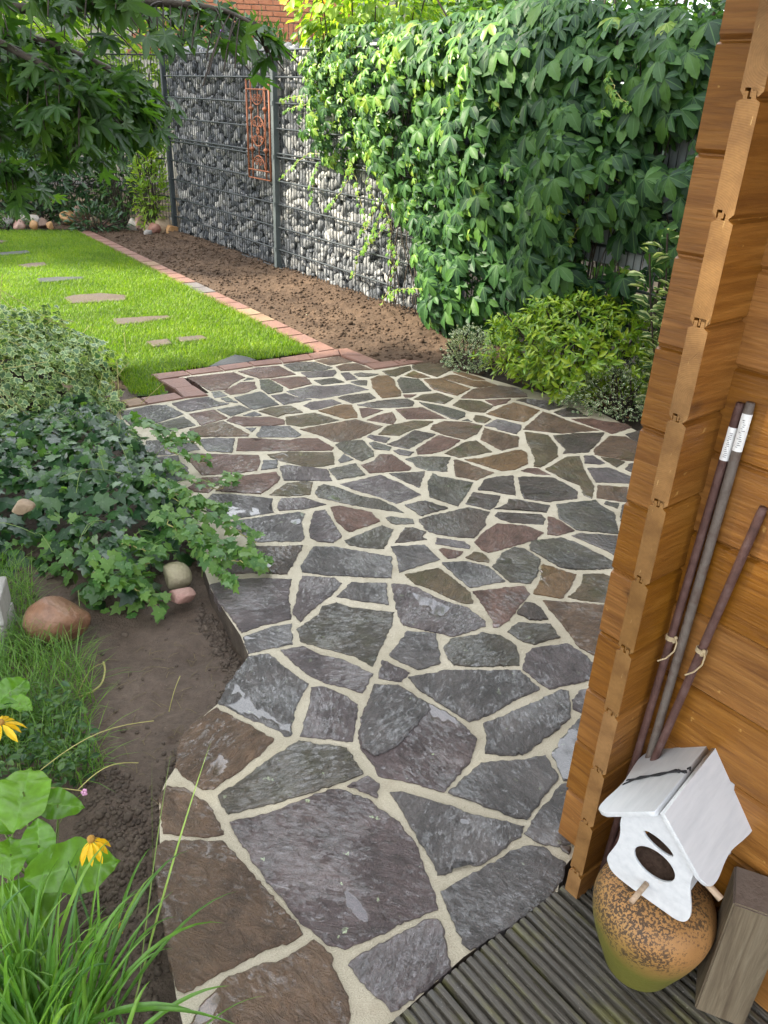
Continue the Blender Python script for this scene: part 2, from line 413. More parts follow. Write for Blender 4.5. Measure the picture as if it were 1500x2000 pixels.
M_GRASS = leaf_mat('grass_blade', [(.085, .165, .010), (.12, .215, .013), (.155, .245, .018), (.20, .27, .028)], rough=.45, trans=.45, tcol=(1.5, 1.7, .6), spec=.35, patch=.8)
def grass(name, pts, zfun, h, w, mat, lean=.35, segs=2, parent=None, extra=None):
    n = len(pts); a = rng.uniform(0, 2*np.pi, n); hh = h*rng.uniform(.55, 1.25, n); ln = lean*rng.uniform(.2, 1.4, n)
    dirv = np.stack([np.cos(a), np.sin(a)], 1); pr = np.stack([-np.sin(a), np.cos(a)], 1); z0 = zfun(pts)
    ts = np.linspace(0, 1, segs+1); V = []
    for t in ts[:-1]:
        c = pts+dirv*(ln*hh*t**1.8)[:, None]; z = z0+hh*t*(1-.15*t*ln)
        for s in (-1, 1): V.append(np.column_stack([c+pr*s*w*.5*(1-.35*t), z]))
    V.append(np.column_stack([pts+dirv*(ln*hh)[:, None], z0+hh*(1-.2*ln)]))
    k = 2*segs+1; V = np.stack(V, 1).reshape(-1, 3); F = []
    for i in range(segs-1): F += [(2*i, 2*i+1, 2*i+2), (2*i+1, 2*i+3, 2*i+2)]
    i = segs-1; F.append((2*i, 2*i+1, 2*segs))
    F = (np.array(F)[None]+(np.arange(n)*k)[:, None, None]).reshape(-1, 3)
    me = raw_mesh(name, V, F, mat, np.full(len(V), .6))
    return link(name, me, parent, kind='stuff')
gp_ = sample_poly(lawn_poly, 330000)
d2c = np.linalg.norm(gp_, axis=1); keep = (rng.random(len(gp_)) < np.clip(6.5/d2c, .25, 1)) & (gp_[:, 0] > -6.5)
gp_ = gp_[keep]
bare = np.zeros(len(gp_), bool)
for pl in step_poly: bare |= in_poly(gp_, pl) & (edge_dist(gp_, pl) > .012)
gp_ = gp_[~bare]
grass('grass', gp_, lambda p: np.full(len(p), -.015), .033, .0038, M_GRASS, .8)
# ------------------------------------------------------------------ crazy paving
def stone_mat(name, ca, cb, cc, gloss=1.0, moss=0.0, lichen=.0):
    m, n, out = new_mat(name); t = NT(n); v = t.tex('Object'); vs_ = t.tex('Object', (1, 1.9, 1))
    oi = t.add('ShaderNodeObjectInfo')
    big = t.noise(v, 7, 5, .6, .6); mid = t.noise(vs_, 26, 7, .65, .5); fine = t.noise(v, 260, 4, .7)
    c = t.ramp(big, [(.30, ca), (.52, cb), (.74, cc)])
    c = t.mix(.55, c, t.ramp(mid, [(.32, .30), (.68, 1.5)]), 'MULTIPLY')
    c = t.mix(t.ramp(fine, [(.58, 0.0), (.68, .42)]), c, (.27, .20, .155)); c = t.mix(t.ramp(t.noise(v, 120, 3, .6), [(.60, 0.0), (.68, .55)]), c, cc)
    c = t.mix(t.ramp(fine, [(.28, .5), (.38, 0.0)]), c, (.015, .013, .012))
    if moss: c = t.mix(t.math('MULTIPLY', t.ramp(t.noise(v, 14, 4, .6), [(.48, 0), (.62, 1)]), moss), c, (.05, .055, .012))
    if lichen: 
        lm = t.math('MULTIPLY', t.ramp(t.noise(v, 34, 3, .5), [(.70, 0), (.725, 1)]), t.ramp(t.noise(v, 160, 2), [(.4, .3), (.55, 1)]))
        c = t.mix(t.math('MULTIPLY', lm, lichen), c, (.36, .42, .26))
    hs = t.add('ShaderNodeHueSaturation'); t.link(c, hs.inputs['Color']); hs.inputs['Saturation'].default_value = 1.2
    t.link(t.math('MULTIPLY_ADD', oi.outputs['Random'], .52, .44), hs.inputs['Value'])
    ridge = t.noise(vs_, 15, 6, .62, 1.2)
    grain = t.noise(v, 95, 5, .7)
    h = t.math('ADD', t.math('MULTIPLY', ridge, .9), t.math('ADD', t.math('MULTIPLY', mid, .3), t.math('MULTIPLY', grain, .40)))
    film = t.noise(vs_, 40, 6, .68, .8); area = t.noise(v, 4.5, 4, .55, .4)
    wv_ = t.math('ADD', t.math('MULTIPLY', film, .57), t.math('MULTIPLY', area, .43))
    thr = .590-.108*gloss
    flat = t.ramp(t.noise(v, 5.5, 3, .5, .5), [(.645, 0), (.665, 1)])
    pud = t.math('MAXIMUM', t.ramp(wv_, [(thr, 0), (thr+.045, 1)]), flat)          # broken film of standing water
    nb = t.bump(h, .024, 1.0)
    wet = t.math('MULTIPLY', t.ramp(big, [(.33, .10), (.6, .30)]), gloss)
    hw = t.noise(vs_, 30, 4, .55, .6)
    nw = t.bump(t.math('ADD', t.math('MULTIPLY', ridge, .9), t.math('MULTIPLY', hw, .9)), .030, 1.0)
    npd = t.bump(t.math('MULTIPLY', t.noise(vs_, 42, 4, .6, .6), t.math('SUBTRACT', 1.0, flat)), .0085, 1.0)
    rough = t.ramp(mid, [(.3, .30), (.7, .58)])
    coat_n = t.add('ShaderNodeMix', data_type='VECTOR'); t.link(pud, coat_n.inputs[0]); t.link(nw, coat_n.inputs[4])
    t.link(npd, coat_n.inputs[5])
    coat = t.math('MAXIMUM', wet, t.math('MULTIPLY', pud, .92))
    t.link(t.bsdf(c, rough, nb, .45, coat=coat, coat_n=coat_n.outputs[1], coat_r=.045), out.inputs[0]); return m
SM = {
 'b': stone_mat('stone_brown', (.052, .029, .016), (.10, .057, .030), (.145, .088, .050), .6),
 'r': stone_mat('stone_reddish', (.066, .031, .022), (.115, .059, .042), (.165, .092, .068), .6),
 'o': stone_mat('stone_ochre', (.080, .043, .015), (.135, .073, .026), (.19, .11, .046), .5),
 'm': stone_mat('stone_olive', (.042, .030, .013), (.084, .057, .025), (.12, .080, .040), .65, .35),
 'g': stone_mat('stone_green_grey', (.030, .026, .019), (.055, .046, .033), (.085, .070, .052), 1.0, .2, .5),
 'd': stone_mat('stone_dark', (.026, .019, .015), (.048, .033, .025), (.080, .054, .041), .95),
 'u': stone_mat('stone_blue_grey', (.040, .037, .036), (.072, .064, .062), (.12, .104, .098), 1.0, 0, .3),
 'p': stone_mat('stone_purple_grey', (.046, .036, .037), (.080, .062, .062), (.125, .098, .095), 1.0, 0, .3),
}
m, n, out = new_mat('mortar'); t = NT(n); v = t.tex('Object', vary=False)
a = t.noise(v, 3, 4); b = t.noise(v, 320, 5, .7)
c = t.ramp(a, [(.3, (.42, .375, .275)), (.7, (.55, .495, .38))]); c = t.mix(.6, c, t.ramp(b, [(.28, .45), (.68, 1.15)]), 'MULTIPLY'); c = t.mix(t.ramp(t.noise(v, 9, 5, .65), [(.52, 0), (.72, .35)]), c, (.26, .21, .14))
c = t.mix(t.ramp(t.noise(v, 900, 2), [(.66, 0), (.72, .5)]), c, (.22, .17, .12))
t.link(t.bsdf(c, .8, t.bump(t.math('ADD', b, t.math('MULTIPLY', t.noise(v, 30, 4), 1.2)), .004), .3), out.inputs[0]); M_MORTAR = m

def P2(x, y): return P(x, y)[:2]
out_px = [(1096, 1700), (1090, 1740), (905, 1868), (762, 1998), (720, 2045), (640, 2120), (380, 2120), (356, 1995), (344, 1945), (330, 1850), (316, 1750), (312, 1650), (311, 1555), (322, 1528), (342, 1498), (354, 1450), (376, 1415), (424, 1374), (450, 1343), (475, 1310), (486, 1280), (470, 1240), (440, 1195), (412, 1150), (395, 1100), (370, 1010), (300, 930), (240, 860), (225, 800), (250, 796), (288, 790), (360, 776), (408, 766), (372, 738), (300, 733), (440, 717), (560, 701), (655, 694), (712, 713), (745, 709), (830, 712), (880, 716), (895, 722), (960, 740), (1030, 760), (1135, 786), (1235, 836), (1320, 880), (1420, 960)]
out_w = [P2(*q) for q in out_px]+[np.array([1.45, 3.2]), np.array([.62, 1.50]), np.array([.50, 1.27])]
bm = bmesh.new()
top = [bm.verts.new((q[0], q[1], -.003)) for q in out_w]; bot = [bm.verts.new((q[0], q[1], -.15)) for q in out_w]
bm.faces.new(top); k = len(top)
for i in range(k): bm.faces.new((top[i], bot[i], bot[(i+1) % k], top[(i+1) % k]))
bmesh.ops.triangulate(bm, faces=[f for f in bm.faces if len(f.verts) > 4])
bm.normal_update()
for f in bm.faces:
    if abs(f.normal.z) < .5: f.material_index = 1
M_DIRTY = simple_mat('mortar_dirty', (.035, .025, .018), (.075, .055, .04), 9, .85, .012, 45, c3=(.13, .10, .07))
PATIO = link('patio', bm_mesh('patio', bm, [M_MORTAR, M_DIRTY]), kind='structure')

TILES = [
 (230, 690, 5, """r 675 235 1130 183 1240 232 1110 300 1060 350 900 362|g 1230 265 1270 238 1325 248|r 1035 370 1200 280 1335 275 1355 340 1240 385 1100 400|u 915 378 1000 372 1065 412 945 432|u 1010 440 1080 430 1170 478 1060 470
u 1140 432 1390 375 1430 390 1570 500 1340 545 1300 540|p 530 487 750 440 890 425 970 470 1085 492 680 568 610 545|r 700 590 940 550 1070 630 815 700|g 970 545 1190 505 1300 550 1100 612|u 1225 605 1330 568 1400 602 1320 613
r 1065 655 1130 617 1300 628 1490 620 1620 650 1625 690 1500 705 1240 710|u 15 575 330 510 480 505 640 590 540 625 280 705 130 705|g 290 712 640 620 755 700 520 755 380 745|b 700 740 1030 660 1280 790 1270 805 740 812 720 775|u 1250 725 1350 725 1310 765
u 770 840 950 825 1140 832 1115 965 870 950|r 640 985 720 975 1370 995 1390 1060 1360 1140 1140 1170 820 1185|u 280 850 720 850 800 935 500 985 300 990|u 300 1020 590 1000 600 1060 680 1110 690 1230 560 1250 380 1130|r 690 1310 820 1215 1030 1205 960 1290 880 1360 760 1350
r 960 1340 1130 1205 1400 1180 1540 1160 1580 1215 1560 1255 1400 1370 1100 1350"""),
 (500, 690, 5, """r -170 178 0 140 220 122 385 203 160 235 40 243|g 35 258 130 255 260 330 255 370 120 395 50 340|m 30 565 140 530 345 515 455 575 280 590 210 620|u 5 800 60 710 330 712 440 790 400 815 20 815|r -170 830 -40 828 5 862 60 832 330 850 400 830 600 830 755 920 740 945 -190 950
g 270 112 400 85 570 82 745 140 620 170 370 172|b 580 72 810 28 935 80 720 115|b 780 130 880 100 985 98 1135 158 830 168|p 440 187 770 162 785 185 750 222 510 235|r 145 250 410 225 490 230 545 295 330 345 270 310|g 565 262 760 240 860 280 640 305|p 830 190 910 182 995 250 880 262|g 955 200 1010 188 1195 203 1100 225 1000 225
g 925 278 1000 262 1085 265 1080 312 990 305|p 300 372 560 315 690 322 920 300 1000 322 1100 352 820 405 640 437 430 430|p 150 412 290 392 410 432 540 450 270 500|d 800 432 860 412 1110 385 1168 435 1080 460 940 485|o 1125 250 1200 218 1290 220 1350 260 1360 320 1410 365 1415 415 1230 437 1140 330
p 460 510 530 475 740 450 830 485 600 545 540 545|o 610 560 850 500 930 505 990 600 985 625 870 635|r 1010 535 1100 530 1240 555 1040 628|d 990 503 1200 465 1360 448 1480 445 1540 472 1530 512 1380 525 1150 530|m 290 620 570 578 810 650 620 690 440 712 300 690|b 435 740 970 642 1240 710 1020 820 860 860 760 860 640 800
r 1085 650 1190 605 1330 570 1370 640 1340 690|m 1200 790 1280 710 1540 658 1730 665 1640 712 1500 750 1400 800|p 1085 815 1120 795 1310 825 1265 870 1170 850|g 1105 875 1160 865 1320 915 1300 945 1160 930|g 780 890 860 855 1040 845 1140 950 1150 1000 1030 1050 890 980 820 935|u 805 1040 855 985 950 1035 825 1068
m 115 985 320 960 750 965 765 1080 640 1100 500 1105 260 1050 140 1015|u 75 1045 210 1045 210 1115 50 1135|p 235 1105 300 1092 690 1130 740 1240 450 1240 275 1235|g 710 1130 970 1075 1065 1185 800 1230|r 1030 1090 1150 1050 1210 985 1330 985 1515 1115 1490 1140 1110 1165|p 1345 950 1390 938 1540 965 1490 1000 1400 985
p 820 1275 1210 1185 1440 1280 1610 1380 1370 1465 1180 1390 1000 1340|m 135 1380 300 1270 480 1248 550 1260 525 1375 330 1390|g 580 1360 610 1300 660 1278 800 1310 1010 1390 1210 1425 1370 1505 1440 1555 1250 1525 1000 1485 770 1440 610 1400"""),
 (770, 690, 5, """m -115 175 0 158 60 140 155 122 165 155 60 205 15 225 -50 218|m 175 115 400 85 560 110 575 150 420 228 300 190 180 150|o 95 215 190 168 355 232 230 240|o 290 255 460 245 740 345 615 412 385 350|o 455 240 545 210 600 210 770 262 900 272 1000 310 810 330|o 580 185 680 190 850 240 890 260 760 250
g 30 265 60 232 240 250 360 365 90 385 60 340|r 90 405 215 403 170 425 110 428|m 190 445 270 405 420 385 575 440 490 492|g 245 478 440 510 690 575 690 615 620 645 560 635 330 530|m 575 505 640 455 840 465 965 515 880 575 740 565|r 890 458 1135 445 1090 485 980 510|b 650 435 770 350 1030 315 1200 340 1290 400 1300 425 1050 430 870 440
m 775 640 790 605 870 610 945 640 880 678 800 665|g 665 655 720 640 760 665|o 900 590 1080 510 1170 482 1420 555 1270 668 1100 640|p 885 705 1000 645 1060 655 1240 700 1230 745 1190 785 1010 740 990 720|b 355 740 380 695 490 658 720 670 860 705 810 780 690 838 500 795|b 845 840 880 728 1010 765 1215 815 1210 905 1050 945
r 15 545 280 525 510 635 120 640|d -70 885 30 850 200 750 400 790 140 930 0 905|r 215 940 430 800 640 850 560 910 530 930 370 975 230 985|g 110 1030 230 1005 550 1015 510 1090 520 1150 330 1140 220 1105 180 1060|d -45 1170 300 1150 265 1250 245 1310 90 1240|m 495 975 690 865 800 850 950 960 790 990 630 1015
o 690 1035 850 1025 1180 945 1240 940 1295 980 1300 1075 1180 1130 1050 1145 900 1100|b 590 1120 590 1040 620 1040 970 1165 800 1235 600 1195|g 330 1270 375 1170 420 1195 770 1260 700 1380 620 1490 350 1400|d 820 1330 880 1235 1000 1205 1160 1195 1170 1300 1185 1385 1040 1360 960 1340"""),
 (1000, 740, 5, """d 40 205 130 188 330 210 500 255 470 280 360 303 200 250|b 110 490 300 318 380 340 560 410 850 500 640 515 490 530|d 410 325 545 280 620 290 740 365 560 368 500 365|r 580 390 770 385 900 412 1100 435 1170 470 980 535 860 490|m 125 520 200 525 355 550 440 660 445 755 280 862 215 850 230 790 150 600
d 405 555 640 530 900 525 840 620 740 712 500 725 530 690 460 620|b 800 690 960 555 1110 565 1245 635 1200 800 1080 790 810 735|d 1110 540 1230 505 1330 500 1310 650 1180 590|m 330 880 540 760 660 755 700 880 800 1050 780 1165 700 1130 670 1040 500 970|p 710 750 790 750 905 820 850 830 710 820|m 870 765 1000 780 1100 810 1020 860
p 740 870 950 865 1160 950 1150 1015 820 1005|d 1110 880 1150 830 1210 820 1190 915|b 840 1035 1130 1060 1120 1200 830 1160|g 905 1215 920 1195 1045 1215 1030 1262|r 90 895 150 872 250 870 375 935 220 925|d 60 960 130 950 400 962 520 1020 640 1100 630 1165 350 1195 120 1165 85 1060"""),
 (920, 960, 4.6875, """g 785 115 1140 75 1190 125 1310 190 1330 300 1350 385 960 345 870 280 810 240|d 215 155 330 110 345 65 420 70 720 125 690 188 400 160|d 220 215 245 185 640 205 680 245 660 300 380 280 280 255|r 35 460 130 360 240 290 500 310 665 375 590 435 400 490 160 555 100 530|r 705 390 710 230 760 240 945 355 800 395
d 925 400 1000 380 1370 405 1330 590 1240 535 1000 430|g 535 490 560 455 820 420 950 460 1150 560 1300 640 1290 700 960 715 820 690 650 590 545 525|g 200 685 290 560 400 508 480 520 635 620 600 760 545 835 360 825|o 640 690 660 665 960 760 900 890 830 970 575 930 645 800|m 890 960 1010 860 1035 755 1210 750 1300 790 1240 1010 1000 990
r 20 915 480 865 540 935 440 1040 350 1170 240 1240 205 1235 200 1170 100 1020|d 425 1105 500 1015 560 1020 640 1065 705 1165 540 1170|b 660 1000 1000 1020 1250 1045 1170 1420 1150 1500 1000 1430 940 1340 800 1160|g 340 1280 430 1200 730 1215 810 1330 580 1395 480 1370|d 1365 265 1390 120 1440 110 1420 250"""),
 (700, 940, 5, """d 1050 215 1120 105 1385 140 1340 230 1285 275|m 1050 740 1130 690 1210 700 1275 760 1270 790 1180 780|d 455 230 650 188 700 205 870 258 620 333|d 595 370 700 340 1080 255 1280 300 1235 365 1245 420 1130 548 1010 545 760 510 660 470|g 270 355 310 345 530 370 540 410 370 415 310 395|d 360 595 460 450 530 448 660 490 620 540 665 565 480 585
p 755 605 765 550 880 565 1030 585 1090 630 1080 655 930 635|r 790 665 830 652 1020 685 960 745 875 750|u 320 635 650 622 700 690 790 760 400 885 380 740|u 820 795 1060 785 1270 835 1430 970 1100 1035 930 900|m 460 910 780 845 900 930 1090 1080 1115 1185 1060 1190 900 1140 690 1035 560 1000
p 325 1005 400 1000 560 1030 740 1130 870 1180 1060 1230 1240 1370 1240 1410 980 1495 930 1508 440 1400 390 1310 340 1080"""),
 (380, 940, 3.75, """u 75 150 130 90 300 95 570 125 545 200 580 225 300 270 130 255 90 200|p 612 170 640 125 800 120 960 168 800 200 620 212|u 260 295 560 250 770 222 810 235 780 290 800 400 780 435 420 440 300 340|p 845 330 880 220 955 210 1075 400 1020 445 900 435 850 410|r 1000 190 1060 180 1290 225 1355 290 1130 370 1040 290
g 1100 430 1370 320 1455 350 1390 490 1250 485 1130 460|d 110 650 300 510 430 475 600 480 790 470 680 675 400 665 170 690|u 780 620 870 480 1000 475 1440 550 1440 705 1140 690 1000 685 790 660|p 115 760 260 720 490 710 710 718 685 830 705 1005 500 1050 345 1105 260 980 180 890|p 720 960 750 860 770 740 790 695 1020 705 1075 745 1000 830 850 940 775 1025
u 1045 840 1150 740 1400 745 1420 900 1200 870|g 750 1080 900 980 940 910 1040 885 1150 920 1460 955 1435 1070 1300 1350 1160 1270 950 1220 780 1170|u 360 1140 550 1070 710 1040 715 1190 560 1215 395 1260"""),
 (0, 0, 1, """p 549 1269 591 1262 620 1277 671 1289 728 1316 708 1352 680 1343 633 1332 600 1315 567 1287|u 763 1548 783 1547 840 1563 933 1593 1023 1613 1017 1633 977 1660 947 1682 930 1689 892 1682 882 1702 855 1708 843 1678 797 1600"""),
 (300, 1280, 3, """u 560 5 670 -10 735 40 830 120 905 165 870 230 830 300 800 465 765 468 720 430 550 360 380 275 440 160|b 150 500 230 400 370 305 510 385 700 490 620 580 350 780 290 780 200 720 130 650|p 860 470 890 380 920 270 925 185 985 180 1100 225 1195 285 1175 440 1165 500 1060 490|g 380 820 640 640 850 500 1130 545 1225 690 1100 740 850 820 600 885 440 925 400 880
b 35 830 80 765 190 785 300 860 360 940 405 1045 320 1060 60 1040|p 1140 765 1255 708 1320 755 1310 830"""),
 (700, 1180, 3, """u 185 295 290 155 450 170 465 250 480 340 350 380 260 340|g 500 255 540 205 690 180 720 165 830 180 920 240 940 300 940 355 680 362 560 355 525 310|p 120 430 140 325 300 400 250 450|u 295 430 520 390 950 390 1060 495 940 545 760 645 650 685 500 590 360 500|p 965 380 985 290 1020 260 1225 232 1290 270 1385 350 1365 440 1120 495 1050 450
P 60 570 95 470 230 475 420 590 570 670 690 790 650 920 500 1095 460 1085 300 1040 120 1000 85 930 20 850 5 740 30 640|u 735 700 1000 590 1190 500 1230 510 1240 660 1180 720 960 880 850 880 745 870 750 780|p 1255 560 1300 505 1380 490 1350 640 1310 635 1260 610|u 530 1100 720 930 960 915 1095 885 1170 1010 1100 1100 985 1255 900 1240 700 1160
u 1140 880 1200 780 1310 650 1290 1040 1205 1030 1180 970|u 975 1340 1180 1070 1230 1050 1240 1400 1170 1415 1050 1390"""),
 (700, 1600, 3, """u 485 425 640 340 880 205 985 160 1080 165 1210 260 1190 360 1090 480 780 690 660 765 630 740 540 560|d 1180 150 1240 160 1235 200 1200 180|p -55 855 0 800 410 590 460 590 500 640 515 760 545 875 380 1005 190 1120 90 1020 0 920"""),
 (280, 1500, 3, """b 60 480 130 425 460 432 520 490 650 640 780 790 930 970 900 990 740 1050 500 1170 240 1310 205 1290 150 1080 115 850 75 640|P 505 320 780 255 1080 130 1140 128 1310 180 1390 250 1500 320 1610 470 1645 610 1700 720 1720 825 1510 910 1280 1015 1180 1055 1080 1030 1000 960 920 900 800 740 660 560 560 410|b 330 1400 480 1240 700 1150 850 1110 1000 1010 1095 1090 1110 1180 1200 1340 1200 1700 290 1700 260 1540"""),
]
SM['P'] = stone_mat('stone_purple_large', (.040, .028, .028), (.072, .049, .048), (.115, .080, .076), .95, 0, 1.0)
def rough_outline(poly, seg=.008, amp=.0055):
    pts = []
    n = len(poly)
    for i in range(n):
        a, b = poly[i], poly[(i+1) % n]; L = np.linalg.norm(b-a); k = max(1, int(L/seg)); nr = np.array([b[1]-a[1], a[0]-b[0]])/max(L, 1e-6)
        for j in range(k):
            q = a+(b-a)*j/k; s_ = mnoise.noise(Vector((q[0]*38, q[1]*38, 2)))+.7*mnoise.noise(Vector((q[0]*120, q[1]*120, 5)))
            pts.append(q+nr*s_*amp*(1 if j else .4))
    return np.array(pts)
def make_stone(poly, mat, parent, z=0.0, thick=.03, inset=.004, lip=.004, name='stone', tilt=.006):
    a = np.array(poly, float)
    ar = .5*np.sum(a[:, 0]*np.roll(a[:, 1], -1)-np.roll(a[:, 0], -1)*a[:, 1])
    if ar < 0: a = a[::-1]
    tg = np.roll(a, -1, 0)-a; e_n = norm(np.stack([tg[:, 1], -tg[:, 0]], 1)); a = a+.0022*norm(e_n+np.roll(e_n, 1, 0))     # outward by 2 mm
    o = rough_outline(a); c = o.mean(0); n = len(o)
    tg = np.roll(o, -1, 0)-np.roll(o, 1, 0); nr = norm(np.stack([-tg[:, 1], tg[:, 0]], 1))
    ins = o+nr*min(inset, .25*np.sqrt(abs(ar)))
    ang = rng.uniform(0, math.pi); R2 = np.array([[math.cos(ang), math.sin(ang)], [-math.sin(ang), math.cos(ang)]])
    tx, ty = rng.uniform(-tilt, tilt, 2)
    bm = bmesh.new()
    def ring(q, zz): return [bm.verts.new((*((p-c) @ R2.T), zz+(p-c) @ (tx, ty))) for p in q]
    r0 = ring(o, z-thick); r1 = ring(o, z+lip*.15); r2 = ring(ins, z+lip)
    for A, B in ((r0, r1), (r1, r2)):
        for i in range(n): bm.faces.new((A[i], A[(i+1) % n], B[(i+1) % n], B[i]))
    f = bm.faces.new(r2)
    bmesh.ops.triangulate(bm, faces=[f])
    me = bm_mesh(name, bm, mat, recalc=False)
    ob = link(name, me, parent, (c[0], c[1], 0)); ob.rotation_euler.z = ang
    return ob
BIG_STEP = None
for ox, oy, sc_, txt in TILES:
    for ent in txt.replace('\n', '|').split('|'):
        tk = ent.split(); xy = [float(q) for q in tk[1:]]
        poly = np.array([P2(ox+xy[i]/sc_, oy+xy[i+1]/sc_) for i in range(0, len(xy), 2)])
        ob = make_stone(poly, SM[tk[0]], PATIO, z=rng.uniform(-.0018, .0008), lip=rng.uniform(.0015, .0032))
        if tk[0] == 'P' and ox == 700: BIG_STEP = ob
# split upper layer of one large stone
fl = np.array([P2(700+a/3, 1180+b/3) for a, b in ((66, 575), (100, 480), (225, 484), (400, 585), (420, 620), (350, 690), (290, 770), (215, 840), (150, 872), (90, 888), (28, 845), (14, 745), (38, 645))])
f_ob = make_stone(fl, SM['u'], PATIO, z=.005, thick=.006, inset=.006, lip=.004, name='flake')
f_ob.parent = BIG_STEP
f_ob.matrix_parent_inverse = (Matrix.Translation(BIG_STEP.location) @ Matrix.Rotation(BIG_STEP.rotation_euler.z, 4, 'Z')).inverted()

# ------------------------------------------------------------------ stepping stones in the lawn
M_STEP = simple_mat('stepping_stone', (.058, .038, .024), (.10, .070, .046), 6, .5, .006, 50, c3=(.08, .065, .05))
M_SLATE = simple_mat('slate', (.045, .045, .045), (.08, .078, .075), 7, .45, .004, 50)
STEP_LAB = ['large brown stepping stone in the middle of the lawn', 'long sandy stepping stone in the lawn below the large one', 'small square stepping stone, left one of the near pair', 'small oblong stepping stone, right one of the near pair',
  'narrow grey stepping stone just beyond the large brown one', 'small dark stepping stone far up the lawn', 'long grey stepping stone at the left edge of the lawn', 'farthest stepping stone at the left edge below the boulders', 'dark slate slab between the lawn and the brick edging']
for pl, lb in zip(step_poly, STEP_LAB):
    o = make_stone(pl, M_SLATE if 'slate' in lb or 'grey' in lb else M_STEP, None, z=-.002, thick=.05, inset=.008, lip=.006, name='stepping_stone', tilt=.004)
    tag(o, lb, 'stepping stone', 'stepping stones in the lawn')

# ------------------------------------------------------------------ sandstone edging
M_EDGE = simple_mat('sandstone_edging', (.14, .068, .050), (.215, .115, .085), 5, .55, .004, 70, c3=(.175, .105, .088))
M_EDGE2 = simple_mat('sandstone_yellow', (.20, .125, .075), (.27, .18, .11), 6, .65, .003, 90)
M_EDGE3 = simple_mat('sandstone_grey', (.12, .105, .10), (.17, .15, .14), 6, .6, .003, 90)
bm = bmesh.new(); bmesh.ops.create_cube(bm, size=1)
EDG = empty('edging', (P(500, 600)[0], P(500, 600)[1], 0)); EDG['kind'] = 'structure'
bm.free()
def prism(name, poly, z0, z1, mat, parent, bevel=.004):
    a = np.array(poly); 
    if np.sum(a[:, 0]*np.roll(a[:, 1], -1)-np.roll(a[:, 0], -1)*a[:, 1]) < 0: a = a[::-1]
    c = a.mean(0); a = c+(a-c)*(1-.0035/np.linalg.norm(a-c, axis=1))[:, None]
    bm = bmesh.new(); lo = [bm.verts.new((*(p-c), z0)) for p in a]; hi = [bm.verts.new((*(p-c), z1)) for p in a]; n = len(a)
    bm.faces.new(lo[::-1]); tf = bm.faces.new(hi)
    for i in range(n): bm.faces.new((lo[i], lo[(i+1) % n], hi[(i+1) % n], hi[i]))
    bmesh.ops.bevel(bm, geom=list(tf.edges), offset=bevel, segments=2, affect='EDGES')
    o = link(name, bm_mesh(name, bm, mat), parent); pl = parent.location if parent else Vector((0, 0, 0))
    o.location = (c[0]-pl[0], c[1]-pl[1], rng.uniform(-.002, .002)); return o
def tp(ox, oy, s, *xy): return [P2(ox+xy[i]/s, oy+xy[i+1]/s) for i in range(0, len(xy), 2)]
E_ = [tp(230, 690, 5, 315, 207, 650, 170, 715, 212, 400, 262), tp(230, 690, 5, 650, 170, 970, 125, 1040, 172, 715, 212), tp(230, 690, 5, 970, 125, 1268, 86, 1330, 128, 1040, 172),
      tp(500, 690, 5, -82, 86, 230, 50, 265, 100, -20, 128), tp(500, 690, 5, 230, 50, 505, 10, 562, 62, 265, 100), tp(500, 690, 5, 505, 10, 800, -38, 825, 20, 562, 62),
      tp(500, 690, 5, 800, -38, 890, -46, 1065, 24, 830, 24), tp(500, 690, 5, 830, 24, 1065, 24, 1225, 90, 1055, 106), tp(500, 690, 5, 1055, 106, 1330, 76, 1420, 122, 1150, 160), tp(500, 690, 5, 1330, 76, 1560, 42, 1665, 80, 1420, 122),
      tp(230, 690, 5, 402, 262, 645, 234, 742, 320, 545, 346), tp(230, 690, 5, 545, 346, 742, 320, 890, 414, 645, 440), tp(230, 690, 5, 215, 438, 560, 386, 655, 440, 290, 500), tp(230, 690, 5, 25, 462, 215, 438, 290, 500, 105, 530)]
for i, pl in enumerate(E_): prism('edging_stone', pl, -.12, .004, M_EDGE2 if i == 13 else M_EDGE, EDG)
a0, a1 = P2(622, 687), P2(152, 451); b0 = P2(699, 675); u_ = norm(a1-a0); w_ = (b0-a0)-((b0-a0) @ u_)*u_; w_ = norm(w_)*.135; L_ = np.linalg.norm(a1-a0)
s = 0.0; i = 0
while s < L_:
    l = .21; q = a0+u_*s
    prism('edging_stone', [q, q+w_, q+w_+u_*l, q+u_*l], -.1, .003, M_EDGE3 if i in (9, 10) else (M_EDGE2 if i in (4, 5, 15) else M_EDGE), EDG, .005); s += l+.004; i += 1
